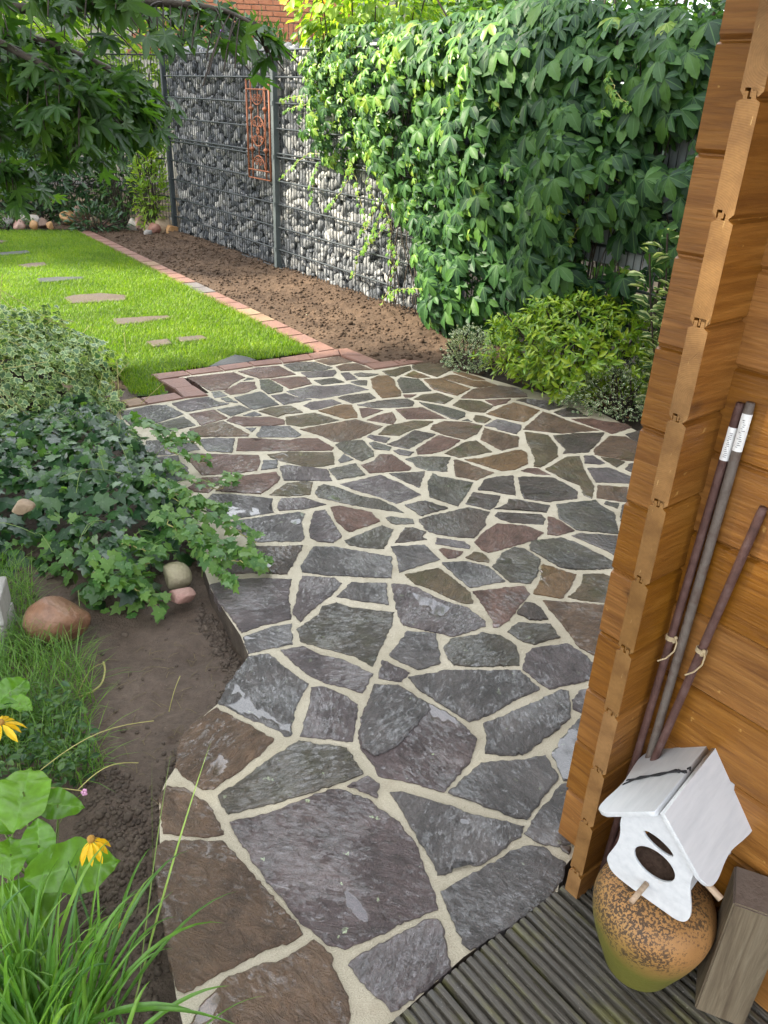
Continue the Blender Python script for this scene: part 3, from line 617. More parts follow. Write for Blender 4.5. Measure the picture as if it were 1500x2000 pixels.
# ------------------------------------------------------------------ gabion wall
M_POST = simple_mat('post_green_grey', (.070, .085, .088), (.10, .12, .122), 10, .45, 0, 60, spec=.5)
M_WIRE = simple_mat('wire_anthracite', (.012, .017, .020), (.024, .031, .035), 10, .4, 0, 60, spec=.5)
M_POSTD = simple_mat('post_anthracite', (.030, .038, .042), (.05, .06, .065), 10, .45, 0, 60)
def gstone_mat(name, cols):
    m, n, out = new_mat(name); t = NT(n)
    g = t.add('ShaderNodeNewGeometry'); oi = t.add('ShaderNodeObjectInfo')
    r = t.math('FRACT', t.math('ADD', g.outputs['Random Per Island'], oi.outputs['Random']))
    k = len(cols); c = t.ramp(r, [((i+.5)/k, q) for i, q in enumerate(cols)], 'LINEAR')
    v = t.tex('Object'); nz = t.noise(v, 26, 6, .65, .5)
    c = t.mix(.6, c, t.ramp(nz, [(.3, .45), (.65, 1.25)]), 'MULTIPLY')
    c = t.mix(t.ramp(t.noise(v, 13, 4, .6, 2.), [(.60, 0), (.66, .6)]), c, (.62, .60, .57))
    t.link(t.bsdf(c, .6, t.bump(nz, .006), .35), out.inputs[0]); return m
M_GST = gstone_mat('gabion_stone', [(.035, .041, .050), (.10, .11, .125), (.21, .215, .22), (.055, .062, .075), (.28, .28, .275), (.075, .083, .097), (.40, .39, .37), (.13, .135, .14)])
_bm = bmesh.new(); bmesh.ops.create_icosphere(_bm, subdivisions=2, radius=1.0)
ICO2 = (np.array([v.co[:] for v in _bm.verts]), np.array([[v.index for v in f.verts] for f in _bm.faces])); _bm.free()
_bm = bmesh.new(); bmesh.ops.create_icosphere(_bm, subdivisions=1, radius=1.0)
ICO1 = (np.array([v.co[:] for v in _bm.verts]), np.array([[v.index for v in f.verts] for f in _bm.faces])); _bm.free()
_bm = bmesh.new(); bmesh.ops.create_icosphere(_bm, subdivisions=4, radius=1.0)
ICO4 = (np.array([v.co[:] for v in _bm.verts]), np.array([[v.index for v in f.verts] for f in _bm.faces])); _bm.free()
def lumpy(V, seed, amp=.22, sc=1.1, planes=5):
    """rounded broken stone: noise plus a few flat facets"""
    r = np.random.default_rng(seed); V = V.copy()
    for _ in range(planes):
        nrm_ = norm(r.normal(size=3)); d = r.uniform(.50, .85); h = V @ nrm_; V -= np.outer(np.clip(h-d, 0, None)*.85, nrm_)
    k = np.array([1+amp*mnoise.noise(Vector(v*sc)+Vector((seed*3.1, seed*1.7, 0))) for v in V])
    return V*k[:, None]
GW = empty('gabion_wall', fpt(2.45, 0, -.1), 'stone filled wire gabion wall standing beside the soil bed', 'gabion wall')
GB = np.array(GW.location)
shapes = [lumpy(ICO2[0], i, .22, 1.2, 11)*np.array([1.25, .95, .9]) for i in range(10)]
meshes = []
for v_ in shapes:
    me = raw_mesh('gabion_stone', v_, ICO2[1], M_GST); meshes.append(me)
# dart-throwing on the front face
cand = []
cell = {}
def far(s, z, r):
    gi, gj = int(s/.1), int(z/.1)
    for a in range(gi-2, gi+3):
        for b in range(gj-2, gj+3):
            for (x, y, q) in cell.get((a, b), ()):
                if (x-s)**2+((y-z)*1.1)**2 < (.80*(q+r))**2: return False
    return True
for rad, tries in ((.060, 2600), (.048, 6000), (.038, 9000), (.028, 10000), (.020, 8000)):
    for _ in range(tries):
        s_, z_ = rng.uniform(.03, 4.90), rng.uniform(.03, 1.83)
        if abs(s_-2.457) < .02: continue
        if far(s_, z_, rad): cell.setdefault((int(s_/.1), int(z_/.1)), []).append((s_, z_, rad)); cand.append((s_, z_, rad))
for k in range(60):                                   # stones heaped over the top edge
    cand.append((.04+k*.0815+rng.uniform(-.02, .02), 1.835+rng.uniform(-.02, .025), rng.uniform(.04, .06)))
scr = []
for (s_, z_, r_) in cand:
    q = to_px(fpt(s_, z_)); vis = 0 if q[0] < 860 else 1e3
    hid = 1e3 if (q[0] > 600 and q[1] < 250) or q[0] < 330 else 0
    scr.append(-r_/q[2]*1e4+vis+hid)
order = np.argsort(scr)
SV, SF, nb_ = [], [], 0
bu = np.array([FU[0], FU[1], 0]); bn = np.array([FN[0], FN[1], 0]); bz = np.array([0, 0, 1.])
for rank, i in enumerate(order):
    s_, z_, r_ = cand[i]; k = int(rng.integers(10))
    e = Matrix.Rotation(rng.uniform(0, 6.28), 3, 'Z') @ Matrix.Rotation(rng.uniform(0, 6.28), 3, 'X')
    sc_ = np.array([1.25*r_, 1.0*r_, .8*r_])*rng.uniform(.9, 1.15, 3)*1.12
    A = np.stack([bu, bz, bn], 1) @ np.array(Matrix.Rotation(rng.uniform(-.7, .7), 3, 'Z')) @ np.diag(sc_) @ np.array(e)
    pos = fpt(s_, z_, -.012-sc_[2]-rng.uniform(0, .02))-GB
    if rank < 300:
        o = bpy.data.objects.new('gabion_stone', meshes[k]); COL.objects.link(o); o.parent = GW
        o.matrix_basis = Matrix([list(A[r])+[pos[r]] for r in range(3)]+[[0, 0, 0, 1]])
    else:
        v_ = shapes[k] if r_ > .04 else shapes[k]
        SV.append(v_ @ A.T+pos); SF.append(ICO2[1]+nb_); nb_ += len(v_)
link('stone_fill', raw_mesh('stone_fill', np.concatenate(SV), np.concatenate(SF), M_GST), GW, kind='stuff')
# dark core of the fill (stones further in) and the rear mesh
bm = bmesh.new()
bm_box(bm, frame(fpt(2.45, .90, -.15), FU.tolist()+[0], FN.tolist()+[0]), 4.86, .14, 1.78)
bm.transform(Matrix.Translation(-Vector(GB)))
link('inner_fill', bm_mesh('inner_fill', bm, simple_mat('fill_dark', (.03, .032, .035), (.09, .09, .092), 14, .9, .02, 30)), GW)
RAILS = [.03, .2, .4, .6, .8, 1.0, 1.03, 1.23, 1.43, 1.63, 1.83]
def mesh_panel(root, s0, s1, off, heights, zt, mat, railname='rail', spacing=.05, joined=False, base=None, dirf=fpt, r_w=.0036, r_r=.0088, z0=.0):
    base = np.array(root.location)
    paths = [[dirf(s, z0, off)-base, dirf(s, zt, off)-base] for s in np.arange(s0+.02, s1, spacing)]
    V, Fq = tubes_mesh(paths, r_w, 5); link('vertical_wires', raw_mesh('vertical_wires', V, Fq, mat, smooth=True), root, kind='stuff')
    for h in heights:
        if joined: continue
        V, Fq = tubes_mesh([[dirf(s0, h, off+.010)-base, dirf(s1, h, off+.010)-base]], r_r, 6)
        link(railname, raw_mesh(railname, V, Fq, mat, smooth=True), root)
mesh_panel(GW, .03, 2.42, .0, RAILS, 1.84, M_WIRE); mesh_panel(GW, 2.49, 4.93, .0, RAILS, 1.84, M_WIRE)
def post(root, s, mat, w=.045, d=.05, h=1.87, off=.012, dirf=fpt):
    bm = bmesh.new(); base = np.array(root.location)
    x = dirf(s+.1, 0, 0)-dirf(s, 0, 0); y = dirf(s, 0, .1)-dirf(s, 0, 0)
    bm_box(bm, frame(dirf(s, h/2-.05, off)-base, x, y), w, d, h+.1, .004)
    for z in (.2, .6, 1.0, 1.43, 1.75): bm_box(bm, frame(dirf(s, z, off+d/2+.003)-base, x, y), w*.7, .006, .035)
    return link('post', bm_mesh('post', bm, mat), root)
post(GW, 0.0, M_POSTD); post(GW, 2.457, M_POST); post(GW, 4.94, M_POST)

# ------------------------------------------------------------------ rusty wrought-iron ornament hung on the gabion
M_RUST = simple_mat('rusty_iron', (.20, .060, .028), (.30, .11, .055), 30, .75, .002, 200, c3=(.11, .035, .022))
TR = empty('iron_ornament', fpt(2.19, 1.2, .03), 'narrow rusty wrought iron grille with scrolls hung on the gabion', 'ornament')
TB = np.array(TR.location); ts0, ts1, tz0, tz1 = 1.972, 2.398, .792, 1.61
def tpt(fx, fz, off=.03): return fpt(ts0+(ts1-ts0)*fx, tz0+(tz1-tz0)*fz, off)-TB
def tpart(name, paths, r=.0055):
    bm = bmesh.new()
    for q in paths: bm_tube(bm, [Vector(a) for a in q], r, 6)
    link(name, bm_mesh(name, bm, M_RUST, True), TR)
for a, b in (((0, 0), (0, 1)), ((1, 0), (1, 1))): tpart('frame_bar', [[tpt(*a), tpt(*b)]], .010)
for z in (0.0, 1.0): tpart('frame_bar', [[tpt(0, z), tpt(1, z)]], .007)
for z in (.09, .905): tpart('cross_bar', [[tpt(.03, z, .036), tpt(.97, z, .036)]], .007)
for x in (.19, .81): tpart('upright', [[tpt(x, 0), tpt(x, 1)]], .008)
tpart('centre_rod', [[tpt(.5, .09), tpt(.5, .91)]], .006)
asp = (ts1-ts0)/(tz1-tz0)
def arc(cx, cz, r, a0, a1, n=18, rz=None): return [tpt(cx+r*math.cos(a), cz+(rz or r*asp)*math.sin(a), .036) for a in np.linspace(a0, a1, n)]
tpart('ring', [arc(.5, .49, .29, 0, 2*math.pi, 28, .150)], .0065)
tpart('arch', [arc(.5, .91, .29, math.pi, 2*math.pi, 18, .155)], .0065); tpart('arch', [arc(.5, .09, .29, 0, math.pi, 18, .15)], .0065)
def spiral(cx, cz, r, a0, turns, sgn): return [tpt(cx+r*(1-.8*t)*math.cos(a0+sgn*turns*6.28*t), cz+r*asp*(1-.8*t)*math.sin(a0+sgn*turns*6.28*t), .036) for t in np.linspace(0, 1, 22)]
for sx in (-1, 1):
    for cz, sz in ((.56, 1), (.42, -1)):
        tpart('scroll', [[tpt(.5, .49, .036), tpt(.5+sx*.04, .49+sz*.05, .036)]+spiral(.5+sx*.15, cz, .085, math.pi/2*(1+sx)+math.pi, 1.3, sx*sz)], .005)
    tpart('scroll', [spiral(.5+sx*.09, .83, .08, math.pi/2*(1+sx), 1.3, sx)], .005); tpart('scroll', [spiral(.5+sx*.09, .17, .08, math.pi/2*(1+sx), 1.3, -sx)], .005)
tpart('rosette', [arc(.5, .49, .055, 0, 6.28, 10)], .009)
for x, z in ((.19, .71), (.81, .71), (.19, .30), (.81, .30)):
    bm = bmesh.new(); c = Vector(tpt(x, z))
    bm_tube(bm, [c+Vector((0, 0, h)) for h in (-.03, -.012, 0, .008, .022)], [.009, .013, .026, .026, .009], 8); link('collar', bm_mesh('collar', bm, M_RUST, True), TR)

# ------------------------------------------------------------------ mesh fence under the creeper, with grey privacy sheets
MF = empty('mesh_fence', fpt(6.5, 0), 'dark double rod mesh fence overgrown with creeper', 'fence')
mesh_panel(MF, 4.97, 7.42, .0, RAILS, 1.86, M_WIRE); mesh_panel(MF, 7.47, 9.9, .0, RAILS, 1.86, M_WIRE)
post(MF, 7.44, M_POSTD); post(MF, 9.92, M_POSTD)
M_SHEET = simple_mat('grey_sheet', (.22, .245, .25), (.31, .335, .335), 4, .5, .002, 20)
for s0, s1, z0, z1 in ((5.02, 6.52, .70, 1.50), (6.53, 7.40, .69, 1.50), (7.5, 8.7, .70, 1.50)):
    bm = bmesh.new(); bm_box(bm, frame(fpt((s0+s1)/2, (z0+z1)/2, -.035)-np.array(MF.location), (*FU, 0), (*FN, 0)), s1-s0, .006, z1-z0, .002)
    link('privacy_sheet', bm_mesh('privacy_sheet', bm, M_SHEET), MF)
# mesh fence running left behind the shrubs
BU = norm(np.array([-.85, .53])); BN = np.array([-.53, -.85])
def bpt(s, z, off=0.0):
    q = FL+np.array([-.03, .04])+BU*s+BN*off; return np.array([q[0], q[1], z])
BF = empty('mesh_fence', bpt(2, 0), 'dark mesh fence behind the evergreen shrubs at the far end', 'fence')
mesh_panel(BF, .05, 2.45, 0, RAILS[::2]+[1.83], 1.84, M_WIRE, dirf=bpt); mesh_panel(BF, 2.55, 4.9, 0, RAILS[::2]+[1.83], 1.84, M_WIRE, dirf=bpt)
post(BF, 2.5, M_POSTD, dirf=bpt); post(BF, 4.95, M_POSTD, dirf=bpt)

# ------------------------------------------------------------------ brick house beyond the garden
HS = empty('brick_house', (-3.2, 16.0, 0), 'red brick house glimpsed above the gabion at the top', 'house')
M_BRICK = simple_mat('brick', (.36, .115, .055), (.46, .185, .10), 9, .85, .004, 60, c3=(.30, .10, .06), coord='Object')
M_BMORT = simple_mat('brick_mortar', (.42, .38, .32), (.5, .46, .40), 9, .9, .003, 60)
bm = bmesh.new(); bm_box(bm, Matrix.Translation((0, .2, 2.6)), 12, .3, 5.2); 
link('wall', bm_mesh('wall', bm, M_BMORT), HS)
bm = bmesh.new(); bm_box(bm, Matrix.Identity(4), .24, .05, .071, .004); bme = bm_mesh('brick', bm, M_BRICK)
bm = bmesh.new(); bm_box(bm, Matrix.Identity(4), .071, .054, .24, .004); bme2 = bm_mesh('brick', bm, M_BRICK)
nbk = 0
for r in range(9):
    for k in range(-1, 15):
        o = bpy.data.objects.new('brick', bme); COL.objects.link(o); o.parent = HS
        o.location = (-1.35+k*.25+(r % 2)*.125, .04+rng.uniform(-.004, .004), 2.66+r*.083)
        o.rotation_euler.y = rng.uniform(-.006, .006); nbk += 1
for k in range(44):
    o = bpy.data.objects.new('brick', bme2); COL.objects.link(o); o.parent = HS
    o.location = (-1.45+k*.083, .034+rng.uniform(-.004, .004), 2.49)
for r in range(4):
    for k in range(-1, 15):
        o = bpy.data.objects.new('brick', bme); COL.objects.link(o); o.parent = HS
        o.location = (-1.35+k*.25+(r % 2)*.125, .04+rng.uniform(-.004, .004), 2.08+r*.083)
bm = bmesh.new()
for s_ in (-1, 1):
    vs_ = [bm.verts.new(p) for p in ((-6.4, -.6 if s_ < 0 else 4.0, 5.1 if s_ < 0 else 7.6), (6.4, -.6 if s_ < 0 else 4.0, 5.1 if s_ < 0 else 7.6), (6.4, 4.0 if s_ < 0 else 8.6, 7.6 if s_ < 0 else 5.1), (-6.4, 4.0 if s_ < 0 else 8.6, 7.6 if s_ < 0 else 5.1))]
    bm.faces.new(vs_)
ge = bmesh.ops.solidify(bm, geom=bm.faces[:], thickness=.12)
link('roof', bm_mesh('roof', bm, simple_mat('roof_tile', (.12, .05, .035), (.18, .08, .05), 5, .8)), HS)
# ------------------------------------------------------------------ log cabin (block construction) on the right
D1 = np.array([.772, .636]); D2 = np.array([.636, -.772]); OO = np.array([.541, 1.15]); LOG_H = .1435; LOG_W = .0315
def lp(a, b, z=0.0):
    q = OO+D1*a+D2*b; return np.array([q[0], q[1], z])
def wood_mat(name, c1, c2, c3, axis='X', rough=.42, ringed=False, knots=True, spec=.4):
    m, n, out = new_mat(name); t = NT(n)
    if not ringed:
        v = t.tex('Object', {'X': (1.0, 14, 14), 'Y': (14, 1.0, 14), 'Z': (14, 14, 1.0)}[axis])
        g = t.noise(v, 3.2, 7, .62, 1.4); g2 = t.noise(v, 17, 5, .6, .3); big = t.noise(t.tex('Object', {'X': (1, 2, 2), 'Y': (2, 1, 2), 'Z': (2, 2, 1)}[axis]), 2.3, 4)
        c = t.ramp(g, [(.30, c1), (.5, c2), (.70, c3)])
        c = t.mix(.40, c, t.ramp(g2, [(.3, .55), (.65, 1.15)]), 'MULTIPLY'); c = t.mix(.5, c, t.ramp(big, [(.3, .6), (.7, 1.15)]), 'MULTIPLY')
        if knots:
            vo = t.add('ShaderNodeTexVoronoi'); vo.inputs['Scale'].default_value = 1.0; t.link(t.tex('Object', {'X': (3.0, 5.5, 5.5), 'Y': (5.5, 3, 5.5), 'Z': (5.5, 5.5, 3)}[axis]), vo.inputs['Vector'])
            c = t.mix(t.ramp(vo.outputs['Distance'], [(.03, .75), (.085, 0.0)]), c, tuple(.35*q for q in c1))
        h = t.math('ADD', g2, t.math('MULTIPLY', g, .6))
    else:
        v = t.tex('Object', (1, 1, 1), vary=False)
        oi = t.add('ShaderNodeObjectInfo'); cx = t.add('ShaderNodeCombineXYZ'); t.link(t.math('MULTIPLY_ADD', oi.outputs['Random'], .16, -.08), cx.inputs[1]); t.link(t.math('MULTIPLY_ADD', oi.outputs['Random'], -.22, .09), cx.inputs[2])
        va = t.add('ShaderNodeVectorMath', operation='ADD'); t.link(v, va.inputs[0]); t.link(cx.outputs[0], va.inputs[1])
        wv = t.add('ShaderNodeTexWave', wave_type='RINGS', rings_direction='X'); wv.inputs['Scale'].default_value = 105; wv.inputs['Distortion'].default_value = 3.0; wv.inputs['Detail'].default_value = 3; wv.inputs['Detail Scale'].default_value = .35
        t.link(va.outputs[0], wv.inputs[0])
        big = t.noise(v, 14, 4); fine = t.noise(v, 160, 4)
        c = t.ramp(big, [(.3, c1), (.5, c2), (.7, c3)]); c = t.mix(.42, c, t.ramp(wv.outputs['Fac'], [(.2, 1.03), (.85, .82)]), 'MULTIPLY')
        ck = t.add('ShaderNodeTexVoronoi', feature='DISTANCE_TO_EDGE'); ck.inputs['Scale'].default_value = 16; t.link(t.tex('Object', (1, 1.6, 1)), ck.inputs['Vector'])
        crk = t.math('MULTIPLY', t.ramp(ck.outputs['Distance'], [(.0, 1.0), (.022, 0.0)]), t.ramp(t.noise(v, 9, 2), [(.5, 0), (.6, .8)]))
        c = t.mix(crk, c, tuple(.25*q for q in c1)); c = t.mix(.3, c, t.ramp(fine, [(.3, .6), (.7, 1.2)]), 'MULTIPLY')
        h = t.math('SUBTRACT', t.math('MULTIPLY', wv.outputs['Fac'], .08), crk)
    oj = t.add('ShaderNodeObjectInfo'); hv = t.add('ShaderNodeHueSaturation'); t.link(c, hv.inputs['Color']); t.link(t.math('MULTIPLY_ADD', oj.outputs['Random'], .26, .86), hv.inputs['Value']); t.link(t.math('MULTIPLY_ADD', oj.outputs['Random'], -.10, 1.05), hv.inputs['Saturation']); c = hv.outputs[0]
    scf = t.ramp(t.noise(t.tex('Object', (9, 60, 9)), 4, 3), [(.71, 0), (.74, .5)]); c = t.mix(scf, c, tuple(min(.5, 1.9*q+.03) for q in c3))
    t.link(t.bsdf(c, rough, t.bump(h, .0012 if not ringed else .0015), spec), out.inputs[0]); return m
M_LOG = wood_mat('wood_honey', (.150, .055, .009), (.235, .095, .016), (.315, .140, .030))
M_LOGEND = wood_mat('wood_end_grain', (.15, .072, .023), (.235, .122, .042), (.30, .168, .064), ringed=True, rough=.55, spec=.3)
def log_profile():
    """cross-section in (y, z): chamfered faces, double tongue on top, double groove below"""
    w, h, ch = LOG_W/2, LOG_H, .0062; tw, th, g = .0055, .009, .0012; x1 = .0055
    p = [(-w+ch, 0)]
    for c in (-x1, x1): p += [(c-tw/2-g, 0), (c-tw/2-g, th+g), (c+tw/2+g, th+g), (c+tw/2+g, 0)]
    p += [(w-ch, 0), (w, ch), (w, h-ch), (w-ch, h-.0026)]
    for c in (x1, -x1): p += [(c+tw/2, h-.0026), (c+tw/2, h-.0026+th), (c-tw/2, h-.0026+th), (c-tw/2, h-.0026)]
    p += [(-w+ch, h-.0026), (-w, h-ch), (-w, ch)]
    return p
def log_mesh(name, length):
    pr = log_profile(); bm = bmesh.new(); n = len(pr)
    A = [bm.verts.new((0, y, z)) for y, z in pr]; B = [bm.verts.new((length, y, z)) for y, z in pr]
    for i in range(n): bm.faces.new((A[i], A[(i+1) % n], B[(i+1) % n], B[i]))
    f1 = bm.faces.new(A[::-1]); f2 = bm.faces.new(B)
    f1.material_index = 1; f2.material_index = 1
    bmesh.ops.triangulate(bm, faces=[f1, f2]); return bm_mesh(name, bm, [M_LOG, M_LOGEND])
CB = empty('log_cabin', lp(.6, .6), 'honey stained log cabin with interlocking corner beside the paving', 'cabin'); CBL = np.array(CB.location)
def place_log(me, a, b, z, dirv):
    o = link('log', me, CB); q = lp(a, b, z)-CBL; ang = math.atan2(dirv[1], dirv[0])
    o.location = Vector(q); o.rotation_euler = (0, 0, ang); return o
ZB = 1.5069 % LOG_H - LOG_H
meA = log_mesh('log', 2.4); meB = log_mesh('log', 2.6)
bW1 = -.0460; bW2 = LOG_W/2
for i in range(18):
    z = 1.5069-10*LOG_H+(i-1)*LOG_H
    j = rng.uniform(-.0015, .0015)
    if i >= 0: place_log(meA, -.102+j, bW1+rng.uniform(-.0007, .0007), z, D1)
    o = place_log(meB, bW2+rng.uniform(-.0007, .0007), -.169+rng.uniform(-.0025, .0025), z+LOG_H*.5-(LOG_H if 0 else 0), D2)
# roof with fascia and boards; unseen overhang extended to darken paving reflections
M_ROOFB = wood_mat('roof_board', (.16, .065, .018), (.24, .10, .03), (.30, .14, .045))
bm = bmesh.new()
zt = 1.5069+8*LOG_H
for k in range(18):
    Mx = frame(lp(.45, -.46+k*.19, zt-.02)-CBL, (*D1, 0), (*D2, 0)); bm_box(bm, Mx, 4.0, .186, .018, .003)
link('roof_boarding', bm_mesh('roof_boarding', bm, M_ROOFB), CB)
bm = bmesh.new(); bm_box(bm, frame(lp(.45, 1.155, zt+.02)-CBL, (*D1, 0), (*D2, 0)), 4.1, 3.5, .03, .004)
link('roof_felt', bm_mesh('roof_felt', bm, simple_mat('roof_felt', (.05, .05, .05), (.08, .08, .08), 9, .9)), CB)

# ------------------------------------------------------------------ grooved deck
DK = empty('deck', lp(-.6, .3)); DK['kind'] = 'structure'; DKL = np.array(DK.location)
m, n, out = new_mat('deck_wood'); t = NT(n); v = t.tex('Object', (1.2, 22, 22)); g = t.noise(v, 4, 7, .65, 1.0)
c = t.ramp(g, [(.28, (.020, .017, .012)), (.5, (.052, .045, .034)), (.72, (.105, .092, .070))])
c = t.mix(t.ramp(t.noise(t.tex('Object', (3, 10, 10)), 3, 4), [(.52, 0), (.66, .65)]), c, (.11, .105, .028))
c = t.mix(t.ramp(t.noise(t.tex('Object', (60, 120, 60)), 3, 2), [(.70, 0), (.74, .7)]), c, (.34, .31, .26))
t.link(t.bsdf(c, t.ramp(g, [(.3, .25), (.7, .6)]), t.bump(g, .004), .5), out.inputs[0]); M_DECK = m
def deck_board(L, w=.160, ng=8):
    pr = []; p = w/ng; x = -w/2
    for i in range(ng):
        pr += [(x+.08*p, -.0085), (x+.22*p, -.0008), (x+.38*p, 0), (x+.62*p, 0), (x+.78*p, -.0008), (x+.92*p, -.0085)]; x += p
    pr[0] = (-w/2, -.012); pr[-1] = (w/2, -.012)
    bm = bmesh.new(); pr = pr+[(w/2, -.045), (-w/2, -.045)]; n = len(pr)
    A = [bm.verts.new((0, y, z)) for y, z in pr]; B = [bm.verts.new((L, y, z)) for y, z in pr]
    for i in range(n): bm.faces.new((A[i], A[(i+1) % n], B[(i+1) % n], B[i]))
    f1 = bm.faces.new(A); f2 = bm.faces.new(B[::-1]); bmesh.ops.triangulate(bm, faces=[f1, f2]); return bm_mesh('deck_board', bm, M_DECK)
dme = deck_board(2.4)
e0 = P2(762, 1998); e1 = P2(1090, 1738)
ang = math.atan2(D2[1], D2[0])
for k in range(-7, 3):
    a = (1.034+.082-.165-OO @ D1)+k*.165            # coordinate along d1 of the board centre
    # start of the board on the paving edge line
    tt = (OO @ D1+a-e0 @ D1)/((e1-e0) @ D1); st = e0+(e1-e0)*tt; b = (st-OO) @ D2
    o = link('deck_board', dme, DK); o.location = Vector(lp(a, b+rng.uniform(-.004, .004), .004+rng.uniform(-.0015, .0015))-DKL); o.rotation_euler = (rng.uniform(-.006, .006), 0, ang)

# ------------------------------------------------------------------ rusty bars leaning in the cabin corner
M_BAR = simple_mat('bar_rust', (.055, .026, .022), (.095, .045, .036), 40, .65, .0015, 300, c3=(.14, .085, .075))
M_BARG = simple_mat('bar_grey', (.085, .060, .048), (.15, .125, .105), 26, .55, .0015, 300, c3=(.075, .036, .026))
M_TWINE = simple_mat('twine', (.38, .28, .15), (.52, .42, .27), 60, .9, .001, 300)
M_STICK = simple_mat('sticker', (.80, .80, .78), (.86, .86, .84), 10, .5, 0)
M_INK = simple_mat('ink', (.05, .05, .055), (.08, .08, .085), 10, .6, 0)
def bar(base, top, r, mat, label, twine=None, sticker=None):
    base = Vector(base); top = Vector(top); ax = (top-base).normalized()
    root = empty('metal_bar', base, label, 'metal bar', 'metal bars leaning in the cabin corner')
    bm = bmesh.new(); L = (top-base).length
    bm_tube(bm, [ax*L*f for f in (0, .3, .6, .985, 1.0)], [r, r, r, r, r*.85], 14)
    link('rod', bm_mesh('rod', bm, mat, True), root)
    a = ax.cross(Vector((0, 0, 1))).normalized(); b = ax.cross(a)
    if twine:
        bm = bmesh.new(); f = twine
        hel = [ax*(L*f+.003*(k/12-1.2))+(a*math.cos(k*.52)+b*math.sin(k*.52))*(r+.0016) for k in range(0, 38)]
        bm_tube(bm, hel, .0016, 5)
        s0 = hel[-1]; tocam = (Vector((0, 0, CAM_H))-base).normalized()
        tail = [s0, s0+tocam*.006+Vector((.004, 0, -.012)), s0+tocam*.010+Vector((.002, -.002, -.03)), s0+tocam*.012+Vector((-.010, -.004, -.045)), s0+tocam*.012+Vector((-.024, -.004, -.052))]
        if f < .5 or r < .0075 and 'thin' in label: tail = [s0, s0+tocam*.005+Vector((.006, 0, -.008)), s0+tocam*.008+Vector((.014, .0, -.018)), s0+tocam*.008+Vector((.018, 0, -.042))]
        bm_tube(bm, tail, [.0017, .0017, .0016, .0016, .0015][:len(tail)], 5)
        bmesh.ops.create_icosphere(bm, subdivisions=1, radius=.004, matrix=Matrix.Translation(s0+tocam*.003))
        link('twine', bm_mesh('twine', bm, M_TWINE, True), root)
    if sticker:
        f0, f1 = sticker; bm = bmesh.new(); n = 7; tc = (Vector((0, 0, CAM_H))-top); tc = (tc-ax*tc.dot(ax)).normalized(); td = ax.cross(tc)
        g = [[bm.verts.new(ax*L*f+(tc*math.cos(q)+td*math.sin(q))*(r+.0005)) for q in np.linspace(-1.1, 1.1, n)] for f in np.linspace(f0, f1, 4)]
        for i in range(3):
            for j in range(n-1): bm.faces.new((g[i][j], g[i][j+1], g[i+1][j+1], g[i+1][j]))
        so_ = link('sticker', bm_mesh('sticker', bm, M_STICK, True), root)
        bm = bmesh.new()
        for k in range(14):
            f = f0+(f1-f0)*(.12+.055*k); q0 = rng.uniform(-.5, -.2); q1 = q0+rng.uniform(.3, .7)
            pr_ = [ax*L*f+(tc*math.cos(q)+td*math.sin(q))*(r+.0008) for q in np.linspace(q0, q1, 4)]
            bm_tube(bm, pr_, .00045, 4)
        link('print', bm_mesh('print', bm, M_INK), so_)
    return root
bar(lp(-.040, -.022, .004), lp(-.0085, -.003, 1.10), .0070, M_BAR, 'rusty brown metal bar nearest the cabin corner, tied with a twine loop', .60, (.915, .965))
bar(lp(-.030, .004, .004), lp(-.0085, .012, 1.105), .0078, M_BARG, 'greyish metal bar standing right against the rusty corner bar', None, (.93, .985))
bar(lp(-.050, -.016, .004), lp(-.009, .074, .955), .0072, M_BAR, 'shorter rusty bar leaning apart to the right with twine', .70)

# ------------------------------------------------------------------ terracotta pot
m, n, out = new_mat('terracotta'); t = NT(n); v = t.tex('Object', vary=False)
sp = t.add('ShaderNodeSeparateXYZ'); t.link(v, sp.inputs[0]); z = sp.outputs[2]
a = t.noise(v, 9, 5); c = t.ramp(a, [(.3, (.24, .115, .035)), (.7, (.35, .18, .062))])
sx = t.math('ADD', t.math('MULTIPLY', sp.outputs[0], -.35), t.math('MULTIPLY', t.math('SUBTRACT', a, .5), .10))
grn = t.ramp(t.math('ADD', z, t.math('MULTIPLY', sx, -1.0)), [(.08, 1.0), (.17, 0.0)])
c = t.mix(t.math('MULTIPLY', grn, .85), c, (.075, .095, .012))
sn = t.noise(v, 210, 5, .66); band = t.ramp(t.math('ADD', t.math('ADD', z, t.math('MULTIPLY', sp.outputs[0], -.45)), t.math('MULTIPLY', t.math('SUBTRACT', t.noise(v, 13, 4), .5), .34)), [(.11, 0), (.16, .55), (.21, .95), (.24, 1)])
bl = t.ramp(t.math('ADD', sn, t.math('MULTIPLY', t.math('ADD', band, t.math('MULTIPLY', t.noise(v, 12, 3), .35)), .20)), [(.70, 0), (.73, 1)])
c = t.mix(t.math('MULTIPLY', t.math('MULTIPLY', bl, band), .9), c, (.030, .020, .013))
t.link(t.bsdf(c, .6, t.bump(t.noise(v, 90, 4), .0012), .35), out.inputs[0]); M_TERRA = m
POT = empty('clay_pot', (.538, .978, .004), 'weathered round terracotta pot with green algae and black specks', 'pot')
prof = [(0, 0), (.060, 0), (.066, .006), (.078, .04), (.095, .085), (.108, .13), (.112, .165), (.106, .190), (.090, .210), (.066, .221), (.050, .2235), (.044, .225), (.040, .222), (.050, .205), (.08, .16), (.05, .02), (0, .018)]
bm = bmesh.new(); NS = 48; rings = []
from_spline = []
for i in range(len(prof)-1):
    for f in (0, .5): from_spline.append((prof[i][0]*(1-f)+prof[i+1][0]*f, prof[i][1]*(1-f)+prof[i+1][1]*f))
from_spline.append(prof[-1])
